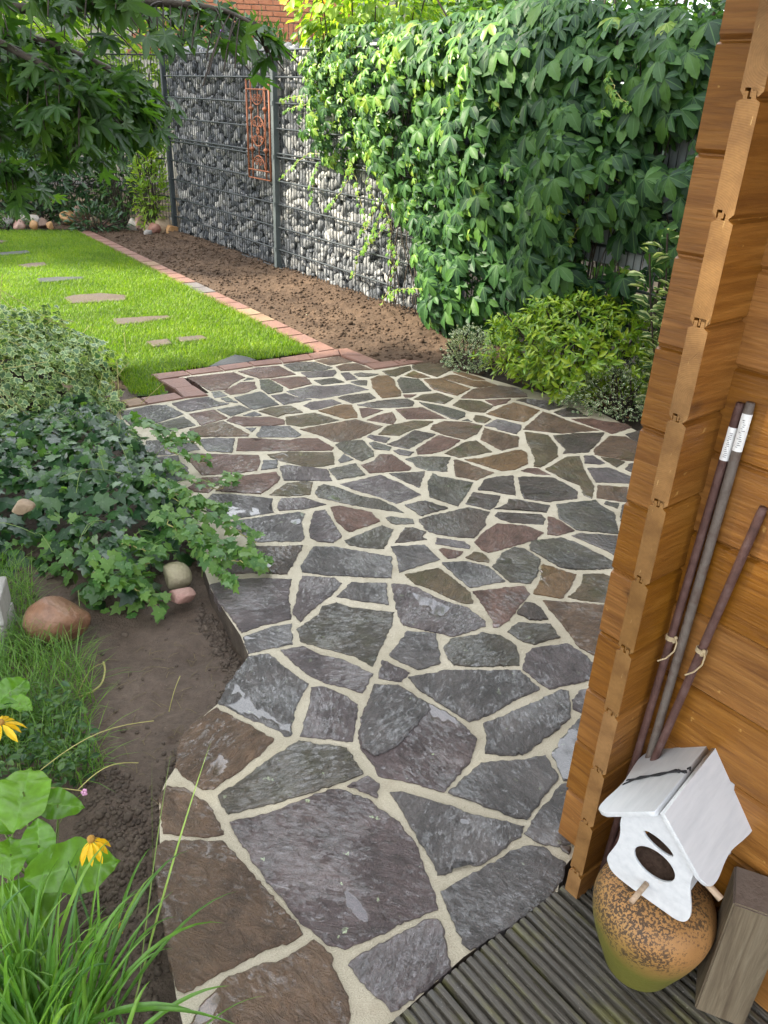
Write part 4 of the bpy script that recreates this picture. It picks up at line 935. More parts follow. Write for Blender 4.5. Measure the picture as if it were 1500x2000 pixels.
for r, z in from_spline: rings.append([bm.verts.new((max(r, .0004)*math.cos(k*2*math.pi/NS), max(r, .0004)*math.sin(k*2*math.pi/NS), z)) for k in range(NS)])
for i in range(len(rings)-1):
    for k in range(NS): bm.faces.new((rings[i][k], rings[i][(k+1) % NS], rings[i+1][(k+1) % NS], rings[i+1][k]))
o = link('pot_body', bm_mesh('pot_body', bm, M_TERRA, True), POT)
sm_ = o.modifiers.new('smooth', 'SUBSURF'); sm_.levels = 1; sm_.render_levels = 1

# ------------------------------------------------------------------ white bird house on the pot
m, n, out = new_mat('white_paint'); t = NT(n); v = t.tex('Object', (6, 1, 6)); g = t.noise(v, 12, 5, .6)
c = t.ramp(g, [(.25, (.47, .485, .50)), (.6, (.56, .57, .58))]); c = t.mix(t.ramp(t.noise(t.tex('Object'), 60, 3), [(.70, 0), (.75, .35)]), c, (.45, .42, .38))
t.link(t.bsdf(c, .5, t.bump(g, .0012), .4), out.inputs[0]); M_WHITE = m
M_PEG = wood_mat('peg_wood', (.30, .20, .12), (.42, .30, .20), (.5, .38, .27), rough=.7, knots=False)
M_INNER = wood_mat('box_inside', (.10, .06, .04), (.16, .10, .07), (.20, .13, .09), rough=.8, axis='Z', knots=False)
M_CORD = simple_mat('black_cord', (.012, .012, .014), (.025, .025, .028), 60, .8, .001, 300)
RB = Matrix(((.736, .677, -.005), (-.674, .732, -.096), (-.062, .074, .995))).to_4x4(); AP = Vector((.4785, .9286, .46))
BH = empty('bird_house', AP, 'white painted wooden bird house with wavy edges on the clay pot', 'bird house'); BH.rotation_euler = RB.to_euler()
def plate(name, outline, thick, mat, parent, axis='y', holes=(), off=0.0, matrix=None, bevel=.0006):
    """flat board from an outline in its own plane with real openings, made by a curve fill"""
    cu = bpy.data.curves.new(name, 'CURVE'); cu.dimensions = '2D'; cu.fill_mode = 'BOTH'; cu.extrude = thick/2; cu.bevel_depth = bevel; cu.bevel_resolution = 1
    for pts in (outline, *holes):
        sp_ = cu.splines.new('POLY'); sp_.points.add(len(pts)-1); sp_.use_cyclic_u = True
        for p_, (x, y) in zip(sp_.points, pts): p_.co = (x, y, 0, 1)
    tmp = bpy.data.objects.new(name, cu); COL.objects.link(tmp)
    dg = bpy.context.evaluated_depsgraph_get(); me = bpy.data.meshes.new_from_object(tmp.evaluated_get(dg)); bpy.data.objects.remove(tmp)
    me.name = name; me.materials.clear(); me.materials.append(mat); me.transform(matrix); return link(name, me, parent)
def chain(pts, n=5):
    pts = [np.array(p, float) for p in pts]; q = [pts[0]]+pts+[pts[-1]]; out = []
    for i in range(1, len(q)-2):
        p0, p1, p2, p3 = q[i-1], q[i], q[i+1], q[i+2]
        for f in np.arange(n)/n: out.append(tuple(.5*((2*p1)+(-p0+p2)*f+(2*p0-5*p1+4*p2-p3)*f*f+(-p0+3*p1-3*p2+p3)*f**3)))
    return out+[tuple(pts[-1])]
fr_out = [(0, -.006), (.073, -.079)]+chain([(.0745, -.09), (.0755, -.115), (.081, -.14), (.090, -.168), (.0945, -.193), (.090, -.213), (.076, -.2225), (.05, -.2245), (0, -.2265), (-.035, -.2255), (-.053, -.219), (-.0635, -.203), (-.0645, -.188), (-.059, -.160), (-.0555, -.135), (-.057, -.110), (-.0615, -.092)])+[(-.063, -.069)]
circ = [(.013+.0385*math.cos(a), -.130+.0335*math.sin(a)) for a in np.linspace(0, 2*math.pi, 28, endpoint=False)]
slit = [(.008+.029*math.cos(a), -.0775-.005*math.cos(a)+.0125*math.sin(a)) for a in np.linspace(0, 2*math.pi, 24, endpoint=False)]
XZ = Matrix(((1, 0, 0, 0), (0, 0, -1, 0), (0, 1, 0, 0), (0, 0, 0, 1)))       # plate plane (x, z), thickness along y
fp_ = plate('front_panel', fr_out, .0035, M_WHITE, BH, holes=(circ, slit), matrix=Matrix.Translation((0, .012, 0)) @ XZ)
plate('back_panel', fr_out, .006, M_WHITE, BH, matrix=Matrix.Translation((0, .172, 0)) @ XZ)
s2 = math.sqrt(.5)
# roof boards: (distance down the slope, depth)
rr_ = [(0, 0), (.02, 0)]+chain([(.118, -.001), (.142, .010), (.147, .035), (.140, .072), (.139, .10), (.147, .14), (.151, .170), (.143, .190), (.120, .1985)])+[(.02, .1985), (0, .1985)]
def slope_m(sg): return Matrix(((sg*s2, 0, sg*s2, 0), (0, 1, 0, 0), (-s2, 0, s2, 0), (0, 0, 0, 1)))
plate('roof_board', rr_, .008, M_WHITE, BH, matrix=slope_m(1) @ Matrix.Translation((-.004, 0, .004)))
rl_ = [(x*.92, y) for x, y in rr_]
plate('roof_board', rl_[::-1], .008, M_WHITE, BH, matrix=slope_m(-1) @ Matrix.Translation((.009, 0, .004)))
bm = bmesh.new(); bm_box(bm, Matrix.Translation((.014, .163, -.13)), .112, .006, .115); bm_box(bm, Matrix.Translation((.006, .163, -.055)), .09, .006, .03); link('shade_lining', bm_mesh('shade_lining', bm, M_INNER), BH)  # dark lining added for the interior shade behind the openings
bm = bmesh.new(); bm_box(bm, Matrix.Translation((.014, .092, -.19)), .10, .140, .008); link('floor_board', bm_mesh('floor_board', bm, M_INNER), BH)
for sx_ in (-.046, .072):
    bm = bmesh.new(); bm_box(bm, Matrix.Translation((sx_, .092, -.128)), .006, .154, .116); link('side_board', bm_mesh('side_board', bm, M_WHITE if sx_ > 0 else M_INNER), BH)
bm = bmesh.new(); bm_tube(bm, [Vector((.013, .008, -.186)), Vector((.010, -.040, -.190))], .0050, 10); link('perch', bm_mesh('perch', bm, M_PEG, True), BH)
bm = bmesh.new(); bm_tube(bm, [Vector((.074, .03, -.105)), Vector((.125, .022, -.118))], .0060, 10); link('perch', bm_mesh('perch', bm, M_PEG, True), BH)
def rlp(d, y, h=.0095): q = slope_m(-1) @ Vector((d, y, h)); return q
bm = bmesh.new()
for k, of in enumerate((-.003, .003)):
    bm_tube(bm, [rlp(.008, .112+of), rlp(.03, .114-of, .012), rlp(.06, .108+of, .0105), rlp(.10, .098-of, .012), rlp(.128, .090+of*2, .010), rlp(.142, .086+of*2, .002), rlp(.146, .085+of, -.03)], .0016, 6)
bm_tube(bm, [rlp(.006, .117, .012), rlp(-.001, .118, .014), rlp(-.004, .110, .013)], .0017, 6); bm_tube(bm, [rlp(.006, .108, .012), rlp(.0, .104, .013)], .0017, 6)
bmesh.ops.create_icosphere(bm, subdivisions=1, radius=.0042, matrix=Matrix.Translation(rlp(.022, .113, .011)))
link('cord', bm_mesh('cord', bm, M_CORD, True), BH)

# ------------------------------------------------------------------ weathered wood block
M_GREYW = wood_mat('wood_weathered', (.085, .062, .040), (.14, .11, .072), (.19, .155, .105), axis='Z', rough=.8, spec=.2)
M_GREYE = simple_mat('wood_block_end', (.13, .095, .075), (.19, .15, .12), 14, .8, .002, 120)
bb = np.array([.6207, .8894]); bx_ = norm(np.array([.0766, -.0307])); by_ = np.array([-bx_[1], bx_[0]]); 
bc = bb+bx_*.0425+by_*.0425
WB = empty('wood_block', (bc[0], bc[1], .004), 'short upright weathered timber post on the deck beside the pot', 'wood block')
bm = bmesh.new(); r_ = bmesh.ops.create_cube(bm, size=1, matrix=Matrix.Translation((0, 0, .15)) @ Matrix.Diagonal((.085, .085, .30, 1)))
bmesh.ops.bevel(bm, geom=bm.edges[:], offset=.003, segments=2, affect='EDGES')
for f in bm.faces:
    if f.normal.z > .9: f.material_index = 1
o = link('post_body', bm_mesh('post_body', bm, [M_GREYW, M_GREYE]), WB); o.rotation_euler = (0, 0, math.atan2(bx_[1], bx_[0]))
# ------------------------------------------------------------------ leaf materials
M_CREEP = leaf_mat('creeper_leaf', [(.014, .046, .018), (.019, .060, .020), (.026, .076, .022), (.034, .094, .024), (.045, .118, .024), (.066, .15, .026)], vein=(.07, .15, .045), rough=.50, trans=.32, spec=.28)
M_CREEPY = leaf_mat('creeper_young_sunlit_leaf', [(.06, .17, .02), (.085, .21, .022), (.12, .25, .028), (.20, .29, .035)], vein=(.3, .4, .1), rough=.4, trans=.4)  # young leaves, also used for sunlight painted into the creeper
M_MAPLE = leaf_mat('maple_leaf', [(.024, .068, .012), (.034, .090, .015), (.048, .112, .018), (.07, .145, .022)], vein=(.07, .15, .03), rough=.42, trans=.45)
M_DARKSH = leaf_mat('evergreen_leaf', [(.012, .038, .014), (.018, .052, .018), (.028, .072, .026), (.050, .105, .040)], vein=(.06, .12, .05), rough=.33, trans=.15)
M_GOLD = leaf_mat('golden_leaf', [(.065, .155, .010), (.12, .235, .012), (.21, .32, .018), (.30, .38, .025), (.16, .28, .014)], vein=(.25, .34, .06), rough=.30, trans=.28, spec=.5)
M_LIME = leaf_mat('lime_leaf', [(.10, .20, .02), (.16, .27, .025), (.23, .33, .04)], vein=(.3, .38, .1), rough=.42, trans=.45)
M_MID = leaf_mat('mid_leaf', [(.025, .075, .020), (.045, .11, .024), (.075, .15, .03)], rough=.42, trans=.35)
M_IVYD = leaf_mat('ivy_leaf', [(.012, .040, .014), (.018, .054, .017), (.027, .072, .020), (.048, .112, .025)], vein=(.08, .14, .06), rough=.30, trans=.16, spec=.5)
M_IVYY = leaf_mat('ivy_young_leaf', [(.050, .135, .026), (.085, .185, .032), (.12, .22, .05)], vein=(.2, .3, .1), rough=.36, trans=.33)
M_IVYV = leaf_mat('variegated_ivy_leaf', [(.050, .115, .045), (.075, .15, .058), (.10, .185, .066), (.13, .22, .075)], rimcol=(.36, .44, .19), rough=.42, trans=.25, rim_at=.70, vein=(.16, .2, .12))
M_EUON = leaf_mat('euonymus_leaf', [(.06, .115, .05), (.085, .15, .062), (.12, .19, .08)], rimcol=(.66, .67, .48), rough=.40, trans=.22, rim_at=.58)
M_VARSH = leaf_mat('variegated_shrub_leaf', [(.05, .12, .05), (.08, .16, .058), (.13, .21, .065)], rimcol=(.58, .62, .34), rough=.36, trans=.28, rim_at=.56, vein=(.2, .28, .1))
M_PINK = leaf_mat('peach_shoot_leaf', [(.55, .28, .16), (.60, .38, .22), (.52, .46, .22)], rough=.45, trans=.35, tcol=(1.2, 1.0, .8))
M_SEDGE = leaf_mat('sedge_blade', [(.09, .21, .030), (.13, .28, .036), (.19, .34, .048), (.065, .165, .034)], rough=.36, trans=.35, tcol=(1.6, 1.8, .6))
M_LIG = leaf_mat('broad_leaf', [(.075, .19, .016), (.11, .25, .022), (.14, .29, .03)], vein=(.15, .31, .05), rough=.32, trans=.35)
M_YEL = leaf_mat('yellow_petal', [(.78, .47, .006), (.82, .55, .012)], rough=.5, trans=.35, tcol=(1.1, 1.0, .5))
M_STEMG = simple_mat('stem_green', (.10, .17, .03), (.19, .26, .06), 20, .5, 0)
M_STALK = simple_mat('stalk_green', (.20, .31, .05), (.28, .40, .08), 20, .45, 0)
M_STEMY = simple_mat('stem_yellow', (.32, .30, .09), (.42, .38, .14), 20, .6, 0)
M_BARK = simple_mat('bark', (.035, .028, .020), (.075, .058, .040), 12, .85, .006, 40)
M_TWIG = simple_mat('twig_dark', (.030, .022, .016), (.055, .040, .028), 20, .8, 0)
UPV = np.array([0, 0, 1.])

def creeper_R(d, out, jit, n):
    dd = norm(d+rng.normal(0, jit, (n, 3))); nn = norm(out+rng.normal(0, jit, (n, 3))); return orient(dd, nn)

# ------------------------------------------------------------------ Virginia creeper over the fence
cr_px = [(575, 88), (610, 70), (645, 52), (690, 46), (730, 34), (800, 36), (850, 28), (900, 14), (980, -6), (1080, -10), (1180, 0), (1300, 12), (1440, 18), (1460, 300), (1440, 640), (1330, 680), (1230, 640), (1100, 620), (980, 640), (900, 700), (868, 690),
         (842, 640), (806, 560), (790, 505), (806, 452), (770, 440), (752, 400), (720, 352), (690, 318), (650, 330), (612, 318), (598, 290), (604, 235), (588, 180), (580, 130)]
cr_poly = np.array([on_fence(x, y, .12) for x, y in cr_px])
CR = empty('virginia_creeper', fpt(5.6, 0, .05), 'large virginia creeper with dark five part leaves covering the fence right of the gabion', 'creeper')
CRB = np.array(CR.location)
bu3 = np.array([*FU, 0]); bn3 = np.array([*FN, 0])
q = sample_poly(cr_poly, 2700); ed = edge_dist(q, cr_poly)
hole = np.zeros(len(q))
for (hx, hy, hr) in ((1190, 495, 62), (1330, 300, 40), (1338, 400, 35), (1270, 555, 90), (1150, 440, 34), (1255, 640, 60), (1290, 480, 40)):
    c_ = np.array(on_fence(hx, hy, .05)); rr_h = hr/320.
    hole = np.maximum(hole, np.exp(-(np.linalg.norm((q-c_)*[1, 1.0], axis=1)/rr_h)**4))
keep = rng.random(len(q)) > hole*.93
q, ed = q[keep], ed[keep]
layer = rng.random(len(q))
depth = .03+np.clip(ed*.9, .02, .24)*(.35+.65*layer)
bulge = np.array([.20*mnoise.noise(Vector((s*2.2, z*2.2, 3))) for s, z in q]); depth = np.maximum(.02, depth+bulge)
pos = np.array([fpt(s, z, o) for (s, z), o in zip(q, depth)])
top = np.clip((q[:, 1]-1.6)/.3, 0, 1)
big = np.array([.5+.5*mnoise.noise(Vector((s*1.3, z*1.3, 7))) for s, z in q])
szf = .072+.050*np.clip((q[:, 0]-4.2)/1.2, 0, 1)
sz = szf*rng.uniform(.5, 1.3, len(q))*(.8+.4*big)
dirs = np.array([0, 0, -1.])[None]*(.85-.35*top)[:, None]+bn3*(.35+.4*top)[:, None]+bu3*rng.normal(0, .45, len(q))[:, None]
outn = bn3[None]*(.8-.25*top)[:, None]+UPV*(.55+.5*top)[:, None]
R = creeper_R(dirs, outn, .22, len(q))
young = (rng.random(len(q)) < np.where(q[:, 0] < 4.5, .62, np.where((q[:, 0] < 5.4) & (q[:, 1] > 1.45), .30, .03)))  # upper left: young growth plus sunlight put into yellow-green leaf colour
sel = ~young
kind3 = rng.integers(0, 3, len(q))
for k3 in range(3):
    s3 = sel & (kind3 == k3); leaf_parts(CR, 'leaf', CREEPERS[k3][0], CREEPERS[k3][1], pos[s3], R[s3], sz[s3], M_CREEP, 76)
leaf_parts(CR, 'young_leaf', CREEPER_LD, CREEPER_LD, pos[young], R[young], sz[young]*.8, M_CREEPY, 0, stuff='young_foliage')  # young leaves together with the painted sunlit patch
# inner foliage close to the fence, fills the depth
q2 = sample_poly(cr_poly, 1500); hole2 = np.zeros(len(q2))
for (hx, hy, hr) in ((1190, 495, 62), (1330, 300, 40), (1338, 400, 35), (1290, 480, 40)):
    c_ = np.array(on_fence(hx, hy, .05)); hole2 = np.maximum(hole2, np.exp(-(np.linalg.norm(q2-c_, axis=1)/(hr/320.))**4))
q2 = q2[rng.random(len(q2)) > hole2]
p2_ = np.array([fpt(s, z, o) for (s, z), o in zip(q2, rng.uniform(-.06, .05, len(q2)))])
leaf_parts(CR, 'leaf', CREEPER_LD, CREEPER_LD, p2_, creeper_R(np.array([0, 0, -1.])[None]+bu3*rng.normal(0, .6, len(q2))[:, None], bn3[None]+UPV*.4, .3, len(q2)), .085*rng.uniform(.6, 1.1, len(q2)), M_CREEP, 0, stuff='inner_foliage')
# woody stems and hanging shoots with small yellow-green leaves
paths = []
for k in range(46):
    s0 = rng.uniform(4.3, 8.2); z = 0.0; pth = [fpt(s0, 0, .02)]
    for j in range(9): 
        s0 += rng.normal(0, .07); z += rng.uniform(.15, .24); pth.append(fpt(s0, z, .02+rng.uniform(0, .06)))
    paths.append(np.array(pth)-CRB)
V, Fq = tubes_mesh(paths, .0042, 5); link('stems', raw_mesh('stems', V, Fq, M_TWIG, smooth=True), CR, kind='stuff')
shoots = [[(640, 300), (600, 300), (572, 325), (545, 352)], [(690, 310), (680, 350), (655, 392), (640, 410)], [(720, 350), (735, 400), (720, 440), (700, 462)], [(760, 430), (735, 460), (700, 500), (690, 545)], [(640, 170), (600, 185), (570, 190), (548, 196)],
          [(630, 195), (600, 205), (575, 210), (552, 220)], [(755, 400), (740, 430), (722, 470), (712, 495)], [(800, 470), (780, 500), (760, 560), (735, 620)], [(1195, 300), (1190, 340), (1185, 400), (1170, 440), (1145, 480)], [(1000, 110), (1010, 140), (1000, 180), (1015, 215)],
          [(860, 560), (820, 560), (795, 570), (770, 580)], [(690, 330), (700, 380), (712, 420), (715, 470)], [(745, 390), (765, 440), (760, 480), (770, 530)], [(620, 320), (610, 350), (612, 380), (606, 400)], [(830, 300), (850, 340), (845, 390), (830, 430)], [(1230, 150), (1240, 180), (1262, 205), (1280, 215)]]
yp, yd, yn, ys_ = [], [], [], []; sp_paths = []
for sh in shoots:
    ctl = [fpt(*on_fence(x, y, .05), .05+(.16 if x > 780 and y < 600 else 0)) for x, y in sh]
    pts = []
    for i in range(len(ctl)-1):
        for f in np.linspace(0, 1, 8)[:-1]: pts.append(ctl[i]*(1-f)+ctl[i+1]*f+rng.normal(0, .004, 3))
    pts.append(ctl[-1]); sp_paths.append(np.array(pts)-CRB)
    for p_ in pts[::2]:
        for _ in range(1):
            yp.append(p_+bn3*rng.uniform(.01, .04)); yd.append(np.array([0, 0, -.7])+bu3*rng.normal(0, .9)+bn3*.3); yn.append(bn3+UPV*.6); ys_.append(rng.uniform(.022, .05))
for q_ in sp_paths:
    V, Fq = tubes_mesh([q_], .0022, 5); link('shoot', raw_mesh('shoot', V, Fq, M_STEMY, smooth=True), CR)
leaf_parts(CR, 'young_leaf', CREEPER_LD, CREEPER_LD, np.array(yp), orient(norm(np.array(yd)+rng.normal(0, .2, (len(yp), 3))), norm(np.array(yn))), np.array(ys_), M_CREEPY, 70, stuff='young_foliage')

# ------------------------------------------------------------------ generic shrub
def blob_points(n, c, rad, shell=.55, zmin=None, lump=.25, seed=0):
    v = norm(rng.normal(size=(n, 3))); r = rng.uniform(shell, 1.0, n)**.6
    k = np.array([1+lump*mnoise.noise(Vector(x*2.3)+Vector((seed, seed*.5, 0)))+.5*lump*mnoise.noise(Vector(x*5.5)+Vector((seed*2, 0, 1))) for x in v])
    p = np.array(c)+v*np.array(rad)*(r*k)[:, None]
    if zmin is not None: m = p[:, 2] > zmin; p, v = p[m], v[m]
    return p, v
def shrub(name, label, cat, c, rad, n, size, hd, ld, mat, nparts=120, up=.5, zmin=.02, shell=.5, lump=.25, seed=0, stems=True, group=None, droop=0.0, tuft=None, jit=.45):
    root = empty(name, (c[0], c[1], 0), label, cat, group); base = np.array(root.location)
    if tuft:   # leaves in rosettes at shoot ends
        m = n//tuft; p, v = blob_points(m, c, rad, shell, zmin, lump, seed); ax = norm(v+UPV*up+rng.normal(0, .25, v.shape))
        p = np.repeat(p, tuft, 0); ax = np.repeat(ax, tuft, 0); v = np.repeat(v, tuft, 0)
        side = norm(np.cross(ax, rng.normal(size=ax.shape))); d = norm(side*rng.uniform(.6, 1.1, (len(p), 1))+ax*rng.uniform(.25, .9, (len(p), 1))); nn = norm(ax*1.0+v*.2)
        p = p-ax*rng.uniform(0, .05, (len(p), 1))
    else:
        p, v = blob_points(n, c, rad, shell, zmin, lump, seed)
        d = norm(v+UPV*up+rng.normal(0, jit, p.shape)-UPV*droop); nn = norm(UPV*.8+v*.5+rng.normal(0, jit*.7, p.shape))
    leaf_parts(root, 'leaf', hd, ld, p, orient(d, nn), size*rng.uniform(.65, 1.2, len(p)), mat, nparts)
    if stems:
        paths = []
        for k in range(26):
            e_, _ = blob_points(1, c, rad, .6, None, lump, seed); e_ = e_[0]; b = np.array([c[0]+rng.normal(0, rad[0]*.15), c[1]+rng.normal(0, rad[1]*.15), -.03])
            f = np.linspace(0, 1, 7)[:, None]; mid = (b+e_)/2+np.array([0, 0, .1*rad[2]]); paths.append(((1-f)**2*b+2*f*(1-f)*mid+f*f*e_)-base)
        V, Fq = tubes_mesh(paths, .005*max(1, rad[2]), 5); link('stems', raw_mesh('stems', V, Fq, M_TWIG, smooth=True), root, kind='stuff')
    return root

# beds on the right
gx, gy = 1.13, 4.52
shrub('golden_shrub', 'low dome of glossy yellow green leaves in front of the creeper', 'shrub', (gx, gy, .27), (.60, .38, .32), 6500, .056, LANCE, LANCE_LD, M_GOLD, 280, .7, .03, .55, .22, 3, tuft=5)
shrub('variegated_euonymus', 'small cream and green euonymus beside the edging stones', 'shrub', (.49, 4.92, .08), (.16, .15, .17), 1500, .024, OVAL_LD, OVAL_LD, M_EUON, 60, .3, .0, .4, .3, 5)
shrub('variegated_euonymus', 'low silvery white and green euonymus at the paving near the cabin', 'shrub', (1.30, 4.22, .07), (.33, .20, .19), 3800, .022, OVAL_LD, OVAL_LD, M_EUON, 60, .3, .0, .4, .3, 8)
VS = empty('variegated_shrub', (1.56, 4.12, 0), 'tall variegated shrub with peach shoot tips beside the cabin corner', 'shrub'); vb = np.array(VS.location)
vp, vd, vn, vsz = [], [], [], []; st = []
for k in range(15):
    b = np.array([1.50, 4.10, -.02])+np.array([rng.normal(0, .05), rng.normal(0, .05), 0]); tp_ = b+np.array([rng.normal(-.05, .13), rng.normal(0, .10), rng.uniform(.45, 1.05) if k else 1.12])
    if k == 0: tp_ = np.array([1.46, 4.08, 1.13])
    f = np.linspace(0, 1, 9)[:, None]; pth = b*(1-f)+tp_*f+np.sin(f*3)*np.array([rng.normal(0, .03), rng.normal(0, .03), 0]); st.append(pth-vb)
    for h in np.linspace(.12, 1, 34):
        i = h*8; p_ = pth[int(min(i, 7))]*(1-(i-int(min(i, 7))))+pth[int(min(i, 7))+1]*(i-int(min(i, 7)))
        a = rng.uniform(0, 6.28); o_ = np.array([math.cos(a), math.sin(a), rng.uniform(.1, .7)])
        vp.append(p_+o_*.02); vd.append(o_); vn.append(UPV+.3*o_); vsz.append(rng.uniform(.07, .115))
vp, vd, vn, vsz = map(np.array, (vp, vd, vn, vsz))
leaf_parts(VS, 'leaf', OVAL, OVAL_LD, vp, orient(norm(vd+rng.normal(0, .2, vd.shape)), norm(vn+rng.normal(0, .2, vn.shape))), vsz, M_VARSH, 240)
for q_ in st:
    V, Fq = tubes_mesh([q_], .005, 6); link('stem', raw_mesh('stem', V, Fq, M_TWIG, smooth=True), VS)
tipc = np.array([1.46, 4.08, 1.14]); pk = 9
a_ = rng.uniform(0, 6.28, pk); dd_ = np.stack([np.cos(a_)*.6, np.sin(a_)*.6, rng.uniform(.5, 1.2, pk)], 1)
leaf_parts(VS, 'peach_leaf', OVAL, OVAL_LD, tipc+dd_*.01, orient(norm(dd_), norm(UPV*.4+np.array([-.3, -.8, .2])+rng.normal(0, .3, (pk, 3)))), rng.uniform(.05, .085, pk), M_PINK, 9)

# evergreen shrubs at the far end
shrub('evergreen_shrub', 'broad dark evergreen shrub behind the boulders at the far left', 'shrub', (-4.45, 10.55, .78), (1.3, .50, .90), 7000, .10, LANCE, LANCE_LD, M_DARKSH, 200, .5, .02, .55, .25, 11, tuft=5)
shrub('evergreen_shrub', 'dark evergreen shrub cut off by the left edge of the photo, beyond the lawn', 'shrub', (-6.3, 10.7, .9), (1.1, .6, 1.1), 5000, .10, LANCE, LANCE_LD, M_DARKSH, 60, .5, .02, .55, .25, 12, tuft=5)
shrub('lime_shrub', 'slender yellow green shrub next to the left end post of the gabion', 'shrub', (-2.90, 9.82, .55), (.20, .18, .62), 750, .095, LANCE, LANCE_LD, M_LIME, 120, .5, .05, .2, .3, 13)
shrub('leafy_shrub', 'airy mid green shrub between the dark evergreen and the lime shrub', 'shrub', (-3.35, 10.15, .65), (.36, .22, .70), 900, .085, LANCE, LANCE_LD, M_MID, 80, .4, .05, .2, .3, 14)
shrub('small_evergreen', 'small dark plant spreading over the boulders in front of the evergreen', 'plant', (-3.55, 9.72, .10), (.38, .16, .20), 420, .085, LANCE, LANCE_LD, M_DARKSH, 80, .3, .0, .3, .3, 15)
shrub('ground_plant', 'small light green plant between the boulders', 'plant', (-4.55, 9.62, .06), (.28, .14, .14), 500, .04, OVAL_LD, OVAL_LD, M_MID, 60, .3, .0, .3, .3, 16)

# greenery beyond the fences
shrub('lime_bush', 'bright lime green bush beyond the mesh fence', 'bush', (-3.6, 11.6, 1.75), (1.0, .6, .95), 2600, .13, OVAL_LD, OVAL_LD, M_LIME, 60, .2, .1, .5, .3, 21)
BDL = shrub('butterfly_bush', 'loose butterfly bush with a purple spike above the gabion', 'bush', (-1.9, 11.2, 1.55), (1.0, .5, .72), 2200, .13, LANCE, LANCE_LD, M_MID, 60, .5, .1, .5, .35, 22)
M_PURP = simple_mat('purple_flower', (.20, .07, .36), (.34, .15, .55), 60, .7, .003, 200)
bm = bmesh.new(); pc_ = Vector(P(0, 0, 0)); 
c_ = np.array([-2.16, 10.75, 2.13]); 
for k in range(70):
    f = k/70; a = k*2.4; bmesh.ops.create_icosphere(bm, subdivisions=1, radius=.012*(1-.5*f), matrix=Matrix.Translation(Vector((.035*(1-f*.8)*math.cos(a)+.10*f, .035*(1-f*.8)*math.sin(a), .04*f))))
link('flower_spike', bm_mesh('flower_spike', bm, M_PURP, True), BDL, Vector(c_)-BDL.location)
CLB = shrub('flowering_climber', 'climber with round yellow green leaves and orange flowers over the gabion top', 'climber', tuple(fpt(3.35, 2.12, -.35)), (.62, .45, .55), 1500, .095, ROUND, OVAL_LD, M_LIME, 150, .1, 1.2, .35, .3, 23, droop=.5)
M_ORG = leaf_mat('orange_petal', [(.80, .26, .01), (.85, .32, .02)], rough=.5, trans=.3)
for px, py in ((566, 2), (626, 58), (640, 12)):
    s_, z_ = on_fence(px, py, -.1); v_, T_, r_ = t_join([t_xf(t_leaf(.7, 3, .6, .1, .1), a, 1, .5) for a in np.arange(5)*1.2566])
    o = link('flower', raw_mesh('flower', v_*.055, T_, M_ORG, r_), CLB, Vector(fpt(s_, z_, -.06))-CLB.location); o.rotation_euler = (1.2, .2, -.6)
shrub('hedge_shrub', 'mixed twiggy hedge beyond the creeper, middle of the top edge', 'hedge', tuple(fpt(5.2, 1.9, -1.2)), (1.4, .8, 1.35), 4600, .075, OVAL_LD, OVAL_LD, M_MID, 60, .3, .2, .4, .35, 24)
shrub('hedge_shrub', 'darker hedge beyond the creeper, near the cabin', 'hedge', tuple(fpt(7.4, 2.0, -1.3)), (1.5, .9, 1.5), 9000, .095, LANCE_LD, LANCE_LD, M_DARKSH, 60, .3, .2, .4, .35, 25)
shrub('garden_bush', 'pale green bush beyond the fence at the top left', 'bush', (-6.4, 12.5, 1.7), (1.8, .8, 1.5), 3200, .14, OVAL_LD, OVAL_LD, M_LIME, 40, .2, .1, .5, .3, 26)

# far trees closing the view; unseen shade trees added on the left
SUN_GAPS = [((.44, 1.12, 1.28), .17), ((.44, 1.13, .98), .12), ((.45, 1.2, 1.62), .09), ((.62, 1.02, .96), .22), ((.60, 1.05, 1.25), .15)]
def thin(p, v, gaps):
    for (g0, gr) in gaps:      # holes cut in crowns along sun rays to put flecks on the cabin
        w_ = p-np.array(g0); sd_ = np.array(SUN_DIR); k_ = (np.linalg.norm(w_-(w_ @ sd_)[:, None]*sd_, axis=1) > gr) | (rng.random(len(p)) < .05); p, v = p[k_], v[k_]
    return p, v
def tree(name, label, c, rad, n, size, mat, ld=OVAL_LD, gaps=(), trunk_r=.12, nparts=0, seed=0, trunk_base=None, shell=.35, cat='tree', lump=.35):
    tb = trunk_base if trunk_base is not None else (c[0], c[1]); root = empty(name, (tb[0], tb[1], 0), label, cat); base = np.array(root.location)
    p, v = blob_points(n, c, rad, shell, .3, lump, seed)
    p, v = thin(p, v, gaps)
    d = norm(v*.6+rng.normal(0, .6, p.shape)-UPV*.2); nn = norm(UPV+.4*v+rng.normal(0, .4, p.shape))
    leaf_parts(root, 'leaf', ld, ld, p, orient(d, nn), size*rng.uniform(.6, 1.2, len(p)), mat, nparts, stuff='crown')
    bm = bmesh.new(); top = Vector((c[0], c[1], c[2]))-Vector(base)
    bm_tube(bm, [Vector((0, 0, -.1)), top*.35+Vector((.05, 0, .1)), top*.75, top], [trunk_r, trunk_r*.8, trunk_r*.55, trunk_r*.2], 9)
    for k in range(7):
        e_, _ = blob_points(1, c, rad, .6, None, .2, seed); e_ = Vector(e_[0]-base); s_ = top*rng.uniform(.45, .9); bm_tube(bm, [s_, (s_+e_)/2+Vector((0, 0, .1)), e_], [trunk_r*.4, trunk_r*.25, trunk_r*.08], 6)
    link('trunk', bm_mesh('trunk', bm, M_BARK, True), root); return root
tree('broadleaf_tree', 'dense green tree standing beyond the fence on the left', (-8.5, 15.5, 3.2), (3.2, 2.2, 3.0), 5000, .20, M_MID, seed=31)
